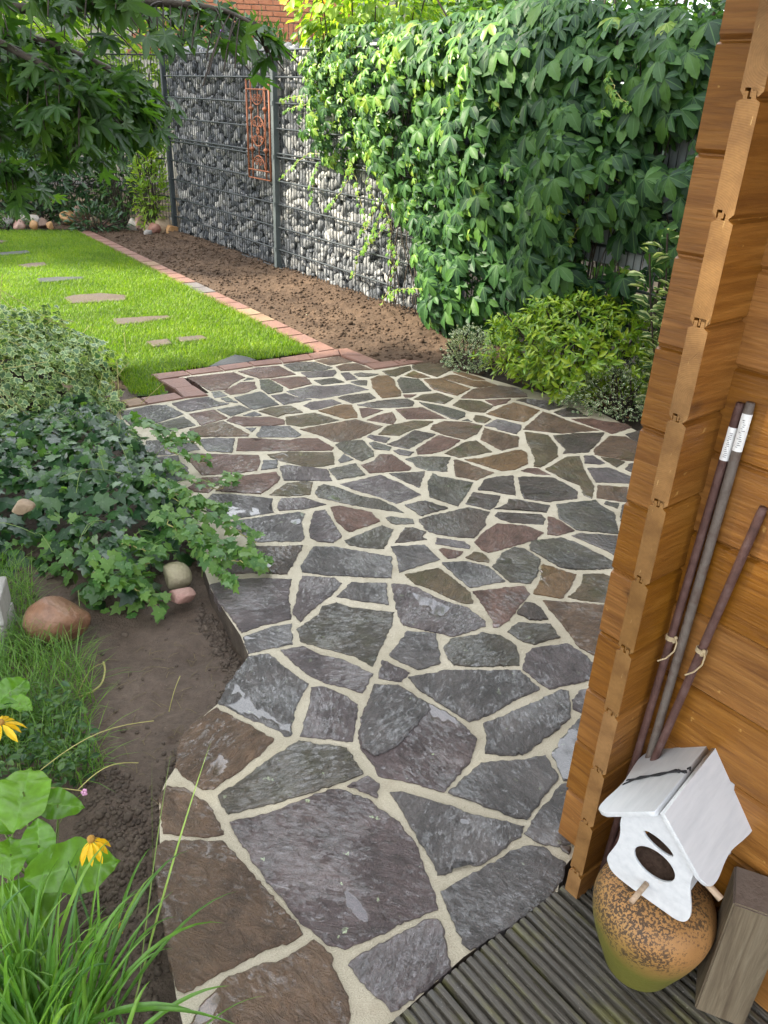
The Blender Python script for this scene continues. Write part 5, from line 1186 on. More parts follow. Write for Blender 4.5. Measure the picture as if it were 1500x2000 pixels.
tree('broadleaf_tree', 'dense green tree beyond the hedge behind the creeper', (3.2, 11.5, 2.6), (3.6, 2.0, 2.6), 13000, .17, M_MID, seed=32)
tree('broadleaf_tree', 'dark green tree behind the hedge near the cabin', (6.6, 11.0, 2.8), (2.6, 1.6, 2.6), 4500, .17, M_MID, seed=37)
tree('broadleaf_tree', 'light green tree behind the brick house corner', (.6, 14.5, 2.6), (1.6, 1.2, 2.4), 3000, .17, M_LIME, seed=33)
tree('broadleaf_tree', 'unseen tall tree added left of the lawn to shade its far end', (-9.6, 9.0, 5.6), (2.0, 2.4, 3.8), 10000, .26, M_MID, seed=34)  # this and the next two stand out of view, added to block sun
tree('broadleaf_tree', 'unseen big tree added on the left to shade paving and cabin', (-6.3, .4, 5.2), (2.3, 3.2, 3.6), 19000, .28, M_MID, seed=35, gaps=SUN_GAPS)
tree('broadleaf_tree', 'unseen second tree added on the left to shade the creeper', (-6.1, 2.6, 5.9), (2.0, 1.7, 3.4), 11000, .28, M_MID, seed=36, gaps=SUN_GAPS)

# ------------------------------------------------------------------ Japanese maple reaching in from the left
MP = empty('japanese_maple', (-3.1, 2.9, 0), 'dark japanese maple with pointed leaves hanging into the top left corner', 'tree'); mb = np.array(MP.location)
bm = bmesh.new(); bm_tube(bm, [Vector((0, 0, -.1)), Vector((.05, .05, .6)), Vector((.0, .12, 1.2)), Vector((.1, .2, 1.8)), Vector((.05, .2, 2.6))], [.10, .085, .07, .055, .03], 10)
link('trunk', bm_mesh('trunk', bm, M_BARK, True), MP)
# limbs as world polylines; leaves hang in flat sprays along them
def uz(px, py, dist):
    d = fw*F_PX+RT*(px-750)+UP*(1000-py); d = d/np.linalg.norm(d); return np.array([0, 0, CAM_H])+d*dist
limb_px = [([(-260, -80, 3.3), (0, 10, 3.0), (180, 12, 2.7), (290, 5, 2.45), (370, 10, 2.3), (440, 22, 2.2), (490, 44, 2.1)], .16),
           ([(-250, 40, 3.5), (0, 60, 3.2), (120, 75, 3.0), (220, 110, 2.85), (300, 150, 2.75), (270, 150, 2.7), (300, 160, 2.65)], .9),
           ([(-250, 120, 3.7), (0, 130, 3.4), (120, 165, 3.2), (230, 200, 3.0), (280, 205, 2.85), (320, 215, 2.8)], .9),
           ([(-250, 180, 3.8), (-50, 200, 3.5), (80, 230, 3.3), (160, 245, 3.2), (215, 258, 3.1)], .8),
           ([(-250, 260, 3.9), (-80, 280, 3.6), (20, 300, 3.5), (90, 330, 3.4)], .6),
           ([(-200, -140, 2.9), (60, -70, 2.6), (200, -55, 2.4), (300, -45, 2.2)], .7),
           ([(-250, 0, 3.0), (-20, 50, 2.8), (110, 110, 2.6), (170, 140, 2.5), (215, 180, 2.45)], .8),
           ([(-250, 90, 3.3), (-60, 110, 3.1), (60, 120, 2.9), (160, 160, 2.8), (220, 165, 2.7), (260, 185, 2.65)], .8)]
trunk_pt = np.array([-3.0, 3.1, 1.9]); mpaths = []; mpos = []; mdir = []
def spline(c, n=6):
    c = [np.array(q) for q in c]; out = []; e = [c[0]]+c+[c[-1]]
    for i in range(1, len(e)-2):
        for f in np.arange(n)/n: out.append(.5*((2*e[i])+(-e[i-1]+e[i+1])*f+(2*e[i-1]-5*e[i]+4*e[i+1]-e[i+2])*f*f+(-e[i-1]+3*e[i]-3*e[i+1]+e[i+2])*f**3))
    return np.array(out+[c[-1]])
bm = bmesh.new()
for li, (pts, dens) in enumerate(limb_px):
    w = spline([uz(q[0]-(60 if li else 0), q[1], q[2]) for q in pts]); full = np.concatenate([spline([trunk_pt+rng.normal(0, .1, 3), (trunk_pt+w[0])/2+np.array([0, 0, .1]), w[0]])[:-1], w]); k = len(full)
    bm = bmesh.new(); bm_tube(bm, [Vector(q-mb) for q in full], list(np.linspace(.022, .003, k)), 7); link('limb', bm_mesh('limb', bm, M_BARK, True), MP)
    nt_ = len(w)
    for i in range(2, nt_):
        tdir = norm(w[min(i+1, nt_-1)]-w[i-1])
        for _ in range(2):
            side = norm(np.cross(tdir, UPV))*rng.choice([-1, 1]); L = rng.uniform(.05, .17)*(1 if i < nt_-4 else .6)
            e_ = w[i]+side*L*rng.uniform(.4, 1)+tdir*L*.7-UPV*L*rng.uniform(-.1, .55); f = np.linspace(0, 1, 5)[:, None]
            tw = w[i]*(1-f)+e_*f-UPV*(.05*f*f); mpaths.append(tw-mb)
            for h in range(1, 5):
                for sg in (-1, 1):
                    if rng.random() < .66*dens: mpos.append(tw[h]+rng.normal(0, .015, 3)); mdir.append(norm(tdir*.5+side*rng.uniform(-.6, 1.0)+np.cross(tdir, side)*0+sg*.5*np.cross(UPV, tdir)-UPV*rng.uniform(.0, .55)))
V, Fq = tubes_mesh(mpaths, .0018, 4); link('twigs', raw_mesh('twigs', V, Fq, M_TWIG, smooth=True), MP, kind='stuff')
mpos, mdir = np.array(mpos), np.array(mdir); n = len(mpos)
leaf_parts(MP, 'leaf', MAPLE, MAPLE, mpos, orient(mdir, norm(UPV+rng.normal(0, .45, (n, 3)))), rng.uniform(.042, .074, n), M_MAPLE, 300)
# the rest of the crown, above and to the left of the picture
p, v = blob_points(7500, (-3.1, 2.95, 3.05), (2.1, 1.75, 1.35), .25, .5, .3, 41)
qq = to_px(p); inside = (qq[:, 2] > 0) & (qq[:, 0] > -60) & (qq[:, 0] < 1600) & (qq[:, 1] > -60)
p, v = thin(p[~inside], v[~inside], SUN_GAPS); n = len(p); a = rng.uniform(0, 6.28, n)
leaf_parts(MP, 'leaf', MAPLE, MAPLE, p, orient(norm(np.stack([np.cos(a), np.sin(a), rng.uniform(-.9, .1, n)], 1)), norm(UPV+rng.normal(0, .45, (n, 3)))), rng.uniform(.055, .085, n), M_MAPLE, 0, stuff='crown')

# ------------------------------------------------------------------ ivy on the left
def ivy_carpet(root, poly, n, hfun, size, mat, nparts, jit=.45, up=.7, hd=IVY, outdir=None):
    q = sample_poly(poly, n); e = edge_dist(q, poly); h = hfun(q, e)
    pos = np.column_stack([q, h]); a = rng.uniform(0, 6.28, len(q)); d = np.stack([np.cos(a), np.sin(a), rng.uniform(-.55, .15, len(q))], 1)
    eps = .03; gx_ = (hfun(q+[eps, 0], edge_dist(q+[eps, 0], poly))-h)/eps; gy_ = (hfun(q+[0, eps], edge_dist(q+[0, eps], poly))-h)/eps
    nn = norm(np.stack([-np.clip(gx_, -1.5, 1.5), -np.clip(gy_, -1.5, 1.5), np.full(len(q), up)], 1)+rng.normal(0, jit, (len(q), 3)))
    leaf_parts(root, 'leaf', hd, hd, pos, orient(norm(d+rng.normal(0, .2, d.shape)), nn), size*rng.uniform(.6, 1.25, len(q)), mat, nparts)
    return q, h
VI = empty('variegated_ivy', (-2.0, 3.85, 0), 'mound of small cream edged ivy beside the lawn', 'ivy')
p, v = blob_points(10000, (-2.08, 3.86, .02), (.62, .70, .43), .70, -.05, .30, 51)
leaf_parts(VI, 'leaf', IVY, IVY, p, orient(norm(v*.5+rng.normal(0, .6, p.shape)-UPV*.3), norm(v+UPV*.6+rng.normal(0, .4, p.shape))), .040*rng.uniform(.6, 1.2, len(p)), M_IVYV, 290)
paths = []
for k in range(110):
    e_, _ = blob_points(9, (-2.05, 3.86, .02), (.64, .72, .44), .8, -.05, .3, 51); b = e_[0]; f = np.linspace(0, 1, 5)[:, None]; e2 = b+rng.normal(0, .12, 3)
    paths.append(b*(1-f)+e2*f-np.array(VI.location)-UPV*.01)
V, Fq = tubes_mesh(paths, .0018, 4); link('stems', raw_mesh('stems', V, Fq, M_STEMY, smooth=True), VI, kind='stuff')
bm = bmesh.new(); bmesh.ops.create_icosphere(bm, subdivisions=3, radius=1.0, matrix=Matrix.Translation((-.05, .01, -.02)) @ Matrix.Diagonal((.34, .40, .24, 1)))
link('leaf_litter', bm_mesh('leaf_litter', bm, M_HUMUS, True), VI)
DI = empty('ivy', (-1.35, 2.7, 0), 'dark green ivy patch with runners creeping over the paving', 'ivy')
ivp = np.array([P(*q)[:2] for q in ((-500, 860), (0, 850), (90, 815), (190, 792), (240, 815), (285, 850), (310, 890), (360, 950), (400, 1000), (425, 1060), (395, 1088), (330, 1078), (296, 1096), (285, 1150), (250, 1172), (180, 1160), (110, 1110), (60, 1085), (0, 1100), (-500, 1150))])
def h_iv(q, e):
    e = np.clip(e, 0, .5); return -.03+.26*(1-np.exp(-e/.16))+.06*np.array([mnoise.noise(Vector((x*4, y*4, 1))) for x, y in q])*np.clip(e/.15, 0, 1)
nlay = 3600
qs = sample_poly(ivp, nlay); es = edge_dist(qs, ivp); hs = h_iv(qs, es)-rng.uniform(0, .10, nlay)**1.3
farv = np.clip((qs[:, 1]-2.55)/.8, 0, 1)
a = rng.uniform(0, 6.28, nlay); d = np.stack([np.cos(a), np.sin(a)-.25, rng.uniform(-.6, .1, nlay)], 1); nn = norm(np.stack([.25*np.ones(nlay), -.35*np.ones(nlay), .9*np.ones(nlay)], 1)+rng.normal(0, .38, (nlay, 3)))
pos = np.column_stack([qs, hs]); young = rng.random(nlay) < .10+.45*(es < .09)+.25*farv
size = np.where(young, .050, .066)*rng.uniform(.55, 1.2, nlay)*(1-.35*farv)
leaf_parts(DI, 'leaf', IVY, IVY, pos[~young], orient(norm(d[~young]), nn[~young]), size[~young], M_IVYD, 200)
leaf_parts(DI, 'young_leaf', IVY, IVY, pos[young], orient(norm(d[young]), nn[young]), size[young], M_IVYY, 60, stuff='young_foliage')
runs = [[(300, 950, .12), (360, 985, .10), (410, 1010, .06), (460, 1035, .04), (500, 1062, .02)], [(330, 1000, .13), (385, 1055, .09), (440, 1090, .05), (490, 1105, .03), (528, 1112, .02)], [(300, 1000, .14), (350, 1040, .10), (395, 1080, .07), (430, 1120, .03), (446, 1148, .015)],
        [(300, 850, .12), (340, 865, .08), (385, 865, .04)], [(320, 900, .12), (360, 930, .09), (420, 955, .05), (455, 935, .03)], [(250, 820, .16), (290, 835, .13), (330, 850, .10), (372, 858, .05)], [(200, 1090, .12), (250, 1115, .09), (290, 1100, .05)], [(230, 1130, .08), (262, 1150, .05), (290, 1170, .0), (318, 1195, -.05)],
        [(280, 930, .16), (340, 960, .13), (400, 985, .09), (440, 1000, .05)], [(320, 880, .12), (370, 895, .08), (410, 905, .03)], [(180, 1120, .10), (200, 1140, .06), (250, 1142, .02), (278, 1120, .02)], [(350, 1020, .12), (420, 1062, .08), (470, 1085, .04), (512, 1094, .02)], [(240, 1060, .15), (290, 1075, .10), (330, 1090, .03)]]
rp, rd, rs, rpaths = [], [], [], []
for r_ in runs:
    w = spline([P(x, y, z+.012) for x, y, z in r_], 7); w += rng.normal(0, .004, w.shape); V, Fq = tubes_mesh([w-np.array(DI.location)], .0021, 5); link('runner', raw_mesh('runner', V, Fq, M_STEMY, smooth=True), DI)
    for i in range(1, len(w)):
        td = norm(w[i]-w[i-1]); sd = norm(np.cross(td, UPV))*(1 if i % 2 else -1)
        for _ in range(2):
            rp.append(w[i]+UPV*rng.uniform(.004, .03)+sd*rng.uniform(0, .02)); rd.append(sd*rng.uniform(.4, 1)+td*.6+rng.normal(0, .2, 3)); rs.append(rng.uniform(.022, .052))
rp, rd, rs = np.array(rp), np.array(rd), np.array(rs)
leaf_parts(DI, 'young_leaf', IVY, IVY, rp, orient(norm(rd), norm(UPV+np.array([.1, -.35, 0])+rng.normal(0, .4, rp.shape))), rs, M_IVYY, 160, stuff='young_foliage')
for k in range(70):
    i = rng.integers(nlay); b = pos[i]+UPV*.01; e2 = b+np.array([rng.normal(.04, .10), rng.normal(-.02, .10), rng.normal(0, .03)]); f = np.linspace(0, 1, 5)[:, None]; rpaths.append(b*(1-f)+e2*f+UPV*.03*np.sin(f*3.14)-np.array(DI.location))
V, Fq = tubes_mesh(rpaths, .0014, 4); link('fine_stems', raw_mesh('fine_stems', V, Fq, M_STEMG, smooth=True), DI, kind='stuff')

# ------------------------------------------------------------------ front left: grasses, broad leaves, flowers, sedge
gl = np.array([P(*q)[:2] for q in ((-250, 1100), (0, 1095), (60, 1120), (70, 1200), (120, 1235), (170, 1290), (185, 1350), (170, 1420), (200, 1470), (150, 1520), (60, 1480), (0, 1480), (-250, 1480))])
zL = lambda p: np.full(len(p), -.05)
M_WILD = leaf_mat('wild_grass_blade', [(.065, .165, .020), (.10, .22, .028), (.15, .26, .05)], rough=.42, trans=.4)
gr = grass('wild_grass', sample_poly(gl, 4200), zL, .11, .0024, M_WILD, 1.0, 4); gr['label'] = 'tufts of fine green grass at the left edge beside the boulder'
wd = np.array([P(*q)[:2] for q in ((-100, 1380), (140, 1360), (190, 1440), (175, 1500), (120, 1540), (-100, 1560))])
q = sample_poly(wd, 800); n = len(q); a = rng.uniform(0, 6.28, n)
me = scatter_mesh('small_weeds', OVAL_LD, np.column_stack([q, rng.uniform(-.05, .06, n)]), orient(norm(np.stack([np.cos(a), np.sin(a), rng.uniform(-.2, .4, n)], 1)), norm(UPV+rng.normal(0, .35, (n, 3)))), rng.uniform(.012, .032, n), M_MID)
link('small_weeds', me, kind='stuff', label='small green weeds at the left of the bare soil')
q = sample_poly(np.array([P(*q)[:2] for q in ((160, 1420), (300, 1500), (320, 1640), (300, 1900), (330, 2000), (200, 1990), (120, 1700))]), 1100); q = np.concatenate([q, sample_poly(np.array([P(*w)[:2] for w in ((390, 1140), (440, 1200), (484, 1280), (420, 1375), (345, 1480), (318, 1550), (290, 1530), (330, 1420), (420, 1330), (440, 1270), (380, 1180))]), 700), sample_poly(left_poly, 1500)]); n = len(q)
zc_ = z_left(q); V_, F_, b_ = [], [], 0
for kk, (x, y) in enumerate(q):
    r_ = rng.uniform(.002, .007)*(1 if rng.random() < .9 else 1.8); A = np.array(Matrix.Rotation(rng.uniform(0, 6), 3, 'Z')) @ np.diag([r_*1.3, r_, r_*.7]); V_.append(ICO1[0] @ A.T+np.array([x, y, zc_[kk]+r_*.2])); F_.append(ICO1[1]+b_); b_ += len(ICO1[0])
link('soil_clods', raw_mesh('soil_clods', np.concatenate(V_), np.concatenate(F_), simple_mat('clod', (.055, .04, .03), (.12, .09, .065), 30, .9, .003, 200)), kind='stuff')

LG = empty('broad_leaved_plant', P(60, 1760, -.05), 'broad round leaved plant with glossy bright green leaves at the left edge', 'plant'); lgb = np.array(LG.location)
def disc_leaf(seed, nu=18, nv=10):
    V, T, rim = [], [], []
    for i in range(nu+1):
        u = i/nu; w = .33*math.sin(math.pi*min(1, u*1.02+.02))**.62*(1-.25*u)
        for j in range(nv+1):
            v_ = j/nv*2-1; x = w*v_*(1+.06*math.sin(11*u+seed)*abs(v_)); y = u+.16*w*abs(v_)
            z = .16*w*abs(v_)-.22*u*u+.030*math.sin(u*24+seed)*abs(v_)+.02*math.sin(u*9+seed*2+v_*3)
            V.append((x, y-.5, z)); rim.append(0.0 if j == nv//2 else (.10 if i % 3 == 1 else .5+.4*abs(v_)))
    for i in range(nu):
        for j in range(nv):
            p = i*(nv+1)+j; q = p+nv+1; T += [(p, p+1, q), (p+1, q+1, q)]
    return np.array(V, float), np.array(T), np.array(rim, float)
LGL = [((45, 1545), .16, .150, (-.2, .9, .1), (.25, -.4, .9)), ((148, 1690), .09, .150, (.8, .5, -.2), (.2, -.35, 1)), ((112, 1570), .11, .085, (.9, .1, -.1), (.1, -.5, 1)), ((18, 1350), .06, .115, (.3, .9, .1), (.25, -.5, .9)), ((38, 1372), .05, .06, (.8, -.3, 0), (.1, -.3, 1)), ((20, 1668), .13, .085, (-.2, .5, .1), (.4, -.5, .8)),
       ((75, 1650), .13, .085, (.3, -.8, -.3), (.2, -.3, .9)), ((-10, 1580), .12, .12, (-.6, .5, .1), (.3, -.5, .9)), ((10, 1780), .06, .12, (-.2, -.5, 0), (.2, -.3, 1)), ((80, 1740), .05, .11, (.3, -.8, -.1), (.1, -.3, 1))]
for i, ((x, y), z, s_, d, nn) in enumerate(LGL):
    v_, T_, r_ = disc_leaf(i*1.7); s_ *= 1.12; R = orient(np.array(d, float), np.array(nn, float)); pz = P(x, y, z)
    me = raw_mesh('leaf', (v_*s_*1.15) @ R.T, T_, M_LIG, r_, True); o = link('leaf', me, LG, Vector(pz-lgb))
    f = np.linspace(0, 1, 6)[:, None]; b = lgb+np.array([rng.normal(0, .03), rng.normal(0, .03), 0]); pth = (1-f)**2*b+2*f*(1-f)*(np.array([pz[0], pz[1], pz[2]-.06]))+f*f*(pz-np.array([0, 0, .003]))
    V, Fq = tubes_mesh([pth-lgb], .0022, 6); link('leaf_stalk', raw_mesh('leaf_stalk', V, Fq, M_STEMG, smooth=True), LG)
def flower(px, py, z, base_px, label, rad=.032, droopy=.6, npet=9):
    c = P(px, py, z); root = empty('yellow_flower', P(*base_px, -.05), label, 'flower'); b = np.array(root.location)
    f = np.linspace(0, 1, 9)[:, None]; mid = (b+c)/2+np.array([-.02, 0, .05]); V, Fq = tubes_mesh([((1-f)**2*b+2*f*(1-f)*mid+f*f*c)-b], .0016, 6); link('stem', raw_mesh('stem', V, Fq, M_STEMG, smooth=True), root)
    tm = t_leaf(.30, 4, .5, .2, .35)
    for k in range(npet):
        a = k*2*math.pi/npet+rng.uniform(-.2, .2); d = np.array([math.cos(a), math.sin(a), -droopy*rng.uniform(.5, 1.6)]); R = orient(norm(d), np.array([math.cos(a)*droopy, math.sin(a)*droopy, 1.0])+rng.normal(0, .25, 3))
        link('petal', raw_mesh('petal', (tm[0]*rad*rng.uniform(.8, 1.15)) @ R.T, tm[1], M_YEL, tm[2]), root, Vector(c-b+d*.004))
    bm = bmesh.new(); bmesh.ops.create_icosphere(bm, subdivisions=2, radius=.008, matrix=Matrix.Translation(Vector(c-b)+Vector((0, 0, .002)))); link('flower_centre', bm_mesh('flower_centre', bm, simple_mat('flower_centre', (.30, .14, .02), (.45, .25, .04), 200, .8, .002, 400), True), root)
flower(178, 1640, .20, (150, 1800), 'drooping yellow flower above the large dark leaf', .044, 1.3)
flower(2, 1412, .16, (-30, 1560), 'yellow flower cut by the left edge of the photo', .050, .2, 11)
flower(228, 1808, .05, (190, 1880), 'small half hidden yellow flower low among the sedge blades', .020, 1.2, 6)
pk_ = P(164, 1548, .10); PF = empty('pink_flower', pk_, 'tiny pink flower bud in front of the bare soil', 'flower')
bm = bmesh.new()
for k in range(9): bmesh.ops.create_icosphere(bm, subdivisions=1, radius=.0035, matrix=Matrix.Translation((.004*math.cos(k*2.4), .004*math.sin(k*2.4), .0012*k-.004)))
link('bud', bm_mesh('bud', bm, simple_mat('pink', (.55, .22, .42), (.7, .4, .55), 90, .6, 0), True), PF)
V, Fq = tubes_mesh([np.array([(0, 0, 0), (-.03, .0, -.03), (-.06, -.02, -.08), (-.07, -.03, -.15)])], .0009, 5); link('stem', raw_mesh('stem', V, Fq, M_STEMG), PF)

SG = empty('sedge_clump', P(120, 2080, -.05), 'tall clump of arching green strap blades in the bottom left corner', 'ornamental grass'); sgb = np.array(SG.location)
def blade(base, tip, lift, w, name='blade', mat=M_SEDGE, n=10):
    base, tip = np.array(base, float), np.array(tip, float); f = np.linspace(0, 1, n)[:, None]; mid = base*.42+tip*.58+np.array([0, 0, lift])
    c = (1-f)**2*base+2*f*(1-f)*mid+f*f*tip; t = norm(np.gradient(c, axis=0)); sd = norm(np.cross(t, UPV+rng.normal(0, .35, 3)))
    ww = (w*.5*np.clip((1-f**2.2), .0, 1)*(.55+.45*np.minimum(1, f*5)))
    up_ = norm(np.cross(sd, t)); L = c-sd*ww+up_*ww*.35; Rr = c+sd*ww+up_*ww*.35; V = np.concatenate([L, c, Rr]); k = n; T = []
    for i in range(n-1): T += [(i, k+i, k+i+1), (i, k+i+1, i+1), (k+i, 2*k+i, 2*k+i+1), (k+i, 2*k+i+1, k+i+1)]
    return raw_mesh(name, V-sgb, np.array(T), mat, np.concatenate([np.ones(n), np.zeros(n), np.ones(n)]), True)
n_bl = 0
def b_px(tx, ty, tz, bx, by, lift, w):
    global n_bl
    link('blade', blade(P(bx, by, -.05), P(tx, ty, tz), lift, w), SG); n_bl += 1
# blades one can follow in the photograph
for args in ((440, 1803, .03, 150, 2040, .18, .011), (468, 1740, .03, 200, 2020, .14, .010), (372, 1660, .17, 150, 2060, .20, .011), (312, 1700, .10, 170, 2060, .16, .010), (520, 1945, .03, 330, 2080, .08, .010), (400, 1985, .04, 100, 2060, .16, .012), (480, 2010, .03, 60, 2040, .16, .013), (300, 1650, .12, 180, 2050, .16, .009),
             (450, 1925, .03, 200, 2090, .10, .011), (90, 1690, .22, 60, 2030, .10, .010), (30, 1700, .22, 20, 2030, .10, .010), (170, 1700, .22, 110, 2050, .10, .010), (120, 1735, .2, 90, 2060, .1, .011), (215, 1790, .15, 140, 2050, .1, .010), (250, 1760, .15, 160, 2050, .12, .009), (55, 1790, .2, 40, 2060, .08, .011), (345, 1790, .06, 170, 2030, .14, .010)): b_px(*args)
for k in range(190):
    bx, by = rng.normal(70, 75), rng.uniform(1980, 2140); a = rng.uniform(-1.05, .75); L = rng.uniform(150, 420)
    tx, ty = bx+L*math.sin(a)*.8, by-L*math.cos(a)*.95; b_px(tx, ty, rng.uniform(.05, .24), bx, by, rng.uniform(.06, .16), rng.uniform(.006, .011))
# two thin flowering stalks that lean over the paving
for (tx, ty, tz, bx, by, w) in ((413, 1446, .22, 255, 1990, .0075), (335, 1465, .17, 270, 1930, .0030), (297, 1480, .14, 300, 1760, .0022)):
    link('stalk', blade(P(bx, by, -.04), P(tx, ty, tz), .04, w, 'stalk', M_STEMG if w < .004 else M_STALK), SG)
# thin grass culms over the soil
cul = []
for (x0, y0, z0, x1, y1, z1, h) in ((60, 1520, .1, 300, 1408, .07, .04), (150, 1545, .08, 270, 1490, .06, .03), (0, 1560, .12, 160, 1545, .1, .02), (330, 1390, -.04, 352, 1320, .05, .01), (150, 1360, -.03, 205, 1295, -.03, .03)):
    a_, b_ = P(x0, y0, z0), P(x1, y1, z1); f = np.linspace(0, 1, 10)[:, None]; cul.append(a_*(1-f)+b_*f+UPV*h*np.sin(f*3.14))
for c_, lb in zip(cul, ('long thin yellowish grass stem arching over the soil, upper one', 'thin yellowish grass stem arching just below the upper one', 'thin grass stem running level to the pink bud', 'pale dry grass stem standing at the paving edge', 'short fine grass stem beside the curved fallen stem')):
    V, Fq = tubes_mesh([c_-c_[0]], .0012, 5); o = link('grass_stem', raw_mesh('grass_stem', V, Fq, M_STEMY, smooth=True), None, c_[0]); tag(o, lb, 'grass stem', 'grass stems over the bare soil')
pt = [P(152, 1362, -.045), P(178, 1352, -.04), P(198, 1335, -.038), P(205, 1310, -.04), P(202, 1293, -.045)]
V, Fq = tubes_mesh([spline(pt)], .003, 6); o = link('fallen_stem', raw_mesh('fallen_stem', V, Fq, M_STEMY, smooth=True)); tag(o, 'curved yellow green plant stem lying on the bare soil', 'stem')

q = sample_poly(np.array(bed), 5200); n = len(q); zz = z_bed(q); V_, F_, b_ = [], [], 0
for i in range(n):
    x, y = q[i]
    r_ = rng.uniform(.004, .012)*(1 if rng.random() < .93 else 2.0); A = np.array(Matrix.Rotation(rng.uniform(0, 6), 3, 'Z')) @ np.diag([r_*1.3, r_, r_*.7]); V_.append(ICO1[0] @ A.T+np.array([x, y, zz[i]+r_*.2])); F_.append(ICO1[1]+b_); b_ += len(ICO1[0])
link('soil_clods', raw_mesh('soil_clods', np.concatenate(V_), np.concatenate(F_), M_SOIL_DRY), kind='stuff')
# leaf litter under the golden shrub
q = sample_poly(np.array([P(*q)[:2] for q in ((970, 735), (1180, 770), (1230, 820), (1140, 785), (1030, 760))]), 150); n = len(q); a = rng.uniform(0, 6.28, n)
M_DEAD = leaf_mat('dead_leaf', [(.07, .035, .016), (.14, .075, .03), (.22, .13, .05), (.05, .03, .02)], rough=.7, trans=.1)
link('leaf_litter', scatter_mesh('leaf_litter', OVAL_LD, np.column_stack([q, rng.uniform(.005, .02, n)]), orient(np.stack([np.cos(a), np.sin(a), rng.uniform(-.1, .4, n)], 1), norm(UPV+rng.normal(0, .4, (n, 3)))), rng.uniform(.02, .06, n), M_DEAD), kind='stuff', label='dry brown leaves under the golden shrub')

# scraps of stalk and root on the bare soil
q = sample_poly(np.array([P(*w)[:2] for w in ((160, 1250), (400, 1190), (460, 1280), (330, 1450), (300, 1560), (170, 1480))]), 90); n = len(q); zq = z_left(q); pp = []
for i in range(n):
    a = rng.uniform(0, 6.28); l = rng.uniform(.006, .030); c0 = np.array([q[i, 0], q[i, 1], zq[i]+.003]); dv = np.array([math.cos(a), math.sin(a), 0])*l; pp.append(np.array([c0-dv, c0+np.array([0, 0, .004]), c0+dv]))
V, Fq = tubes_mesh(pp, .0009, 4); link('plant_scraps', raw_mesh('plant_scraps', V, Fq, simple_mat('scrap', (.10, .08, .04), (.24, .19, .10), 30, .8, 0)), kind='stuff', label='scraps of stalk and root on the bare soil')

# ------------------------------------------------------------------ boulders
def boulder(px, py, rx, ry, rz, mat, label, seed, sink=.25, z0=0.0, ang=0.0, group=None, planes=5, amp=.2, smooth=True):
    c = P(px, py, z0); me = raw_mesh('boulder', lumpy(ICO4[0], seed, amp, .8, planes)*np.array([rx, ry, rz]), ICO4[1], mat, smooth=smooth)
    o = link('boulder', me, None, (c[0], c[1], z0+rz*(1-2*sink)*.9)); o.rotation_euler.z = ang; return tag(o, label, 'boulder', group)
def rock(name, a, b, c_=None, rough=.6): return simple_mat(name, a, b, 7, rough, .006, 70, c3=c_)
RK = {'tan': rock('rock_tan', (.24, .165, .10), (.36, .27, .18)), 'red': rock('rock_red', (.19, .085, .060), (.30, .15, .11)), 'grey': rock('rock_grey', (.17, .155, .14), (.30, .28, .26)), 'och': rock('rock_ochre', (.30, .15, .055), (.40, .24, .11)), 'pale': rock('rock_pale', (.34, .29, .24), (.46, .42, .37)), 'pink': rock('rock_pink', (.30, .15, .12), (.42, .27, .22)), 'brown': rock('rock_brown', (.13, .075, .05), (.22, .14, .10))}
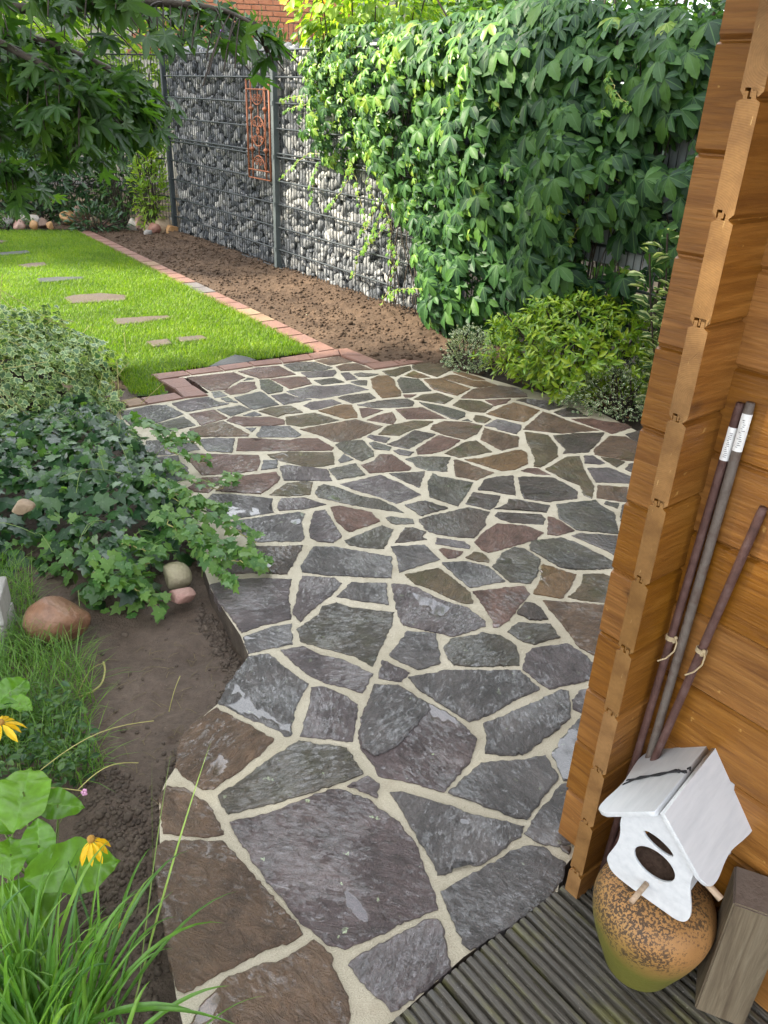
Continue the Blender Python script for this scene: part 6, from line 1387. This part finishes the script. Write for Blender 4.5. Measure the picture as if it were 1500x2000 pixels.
row = [((16, 437), .14, 'grey', 'grey rough boulder, leftmost of the row behind the lawn'), ((38, 441), .11, 'pink', 'pinkish boulder right of the leftmost grey one'), ((62, 433), .17, 'pale', 'tall pale boulder near the left end of the row'), ((66, 445), .10, 'och', 'flat ochre stone lying in front of the tall pale boulder'), ((84, 437), .10, 'brown', 'small brown boulder right of the tall pale one'), ((99, 444), .08, 'och', 'small orange stone under the light green plant'),
       ((134, 430), .15, 'och', 'ochre orange boulder left of the big brown one'), ((161, 430), .22, 'brown', 'biggest brown boulder in the row'), ((185, 436), .12, 'tan', 'mottled tan boulder right of the biggest brown one'), ((208, 437), .09, 'red', 'small reddish boulder under the low evergreen plant'), ((255, 430), .17, 'tan', 'large tan boulder behind the two pale stones'), ((260, 440), .12, 'pale', 'flat pale stone in front of the large tan boulder'), ((277, 444), .15, 'pink', 'pink red rounded boulder in the middle of the right group'),
       ((291, 450), .11, 'tan', 'beige boulder right of the pink red one'), ((290, 457), .07, 'grey', 'small grey stone in front of the beige boulder'), ((302, 453), .12, 'red', 'reddish brown boulder near the gabion'), ((322, 451), .18, 'tan', 'wide sandy boulder second from the gabion post'), ((338, 455), .12, 'och', 'ochre boulder touching the gabion post'), ((330, 446), .14, 'grey', 'grey boulder behind the wide sandy one by the gabion')]
for i, ((x, y), r_, mk, lb) in enumerate(row):
    y = y+(6 if y < 443 else 2)
    boulder(x, y, r_*.75, r_*.6, r_*.62, RK[mk], lb, 60+i, .18, 0, rng.uniform(0, 3), 'boulders edging the bed at the far end', 6, .25)
M_BLD = simple_mat('rock_big', (.105, .048, .026), (.25, .13, .075), 9, .34, .006, 45, c3=(.31, .20, .125))
boulder(115, 1238, .098, .078, .085, M_BLD, 'large smooth reddish brown boulder in the grass at the left', 81, .10, -.05, .5, None, 3, .14)
M_LICH = simple_mat('rock_lichen', (.20, .165, .085), (.36, .32, .20), 14, .7, .004, 90, c3=(.42, .36, .25))
boulder(345, 1142, .055, .046, .052, M_LICH, 'yellowish lichen spotted stone beside the ivy', 83, .10, -.05, .2, None, 2, .12)
boulder(356, 1176, .050, .036, .032, RK['pink'], 'angular reddish stone touching the yellowish one', 85, .12, -.05, .3, None, 7, .2)
boulder(46, 1000, .040, .03, .026, RK['tan'], 'tan stone half buried in the dark ivy', 86, .1, .20, .2, None, 4, .15)
M_CONC = simple_mat('grey_block', (.26, .25, .22), (.40, .385, .35), 9, .85, .004, 60)
for z_, h_, lb in ((-.05, .085, 'lower weathered grey stone block at the left edge'), (.037, .09, 'upper weathered grey stone block at the left edge')):
    c = P(-48, 1262, -.05); bm = bmesh.new(); bm_box(bm, Matrix.Identity(4), .22, .15, h_, .008)
    o = link('stone_block', bm_mesh('stone_block', bm, M_CONC), None, (c[0]-.015, c[1]+.03, z_+h_/2)); o.rotation_euler.z = .25+z_; tag(o, lb, 'stone block', 'stacked grey stone blocks')
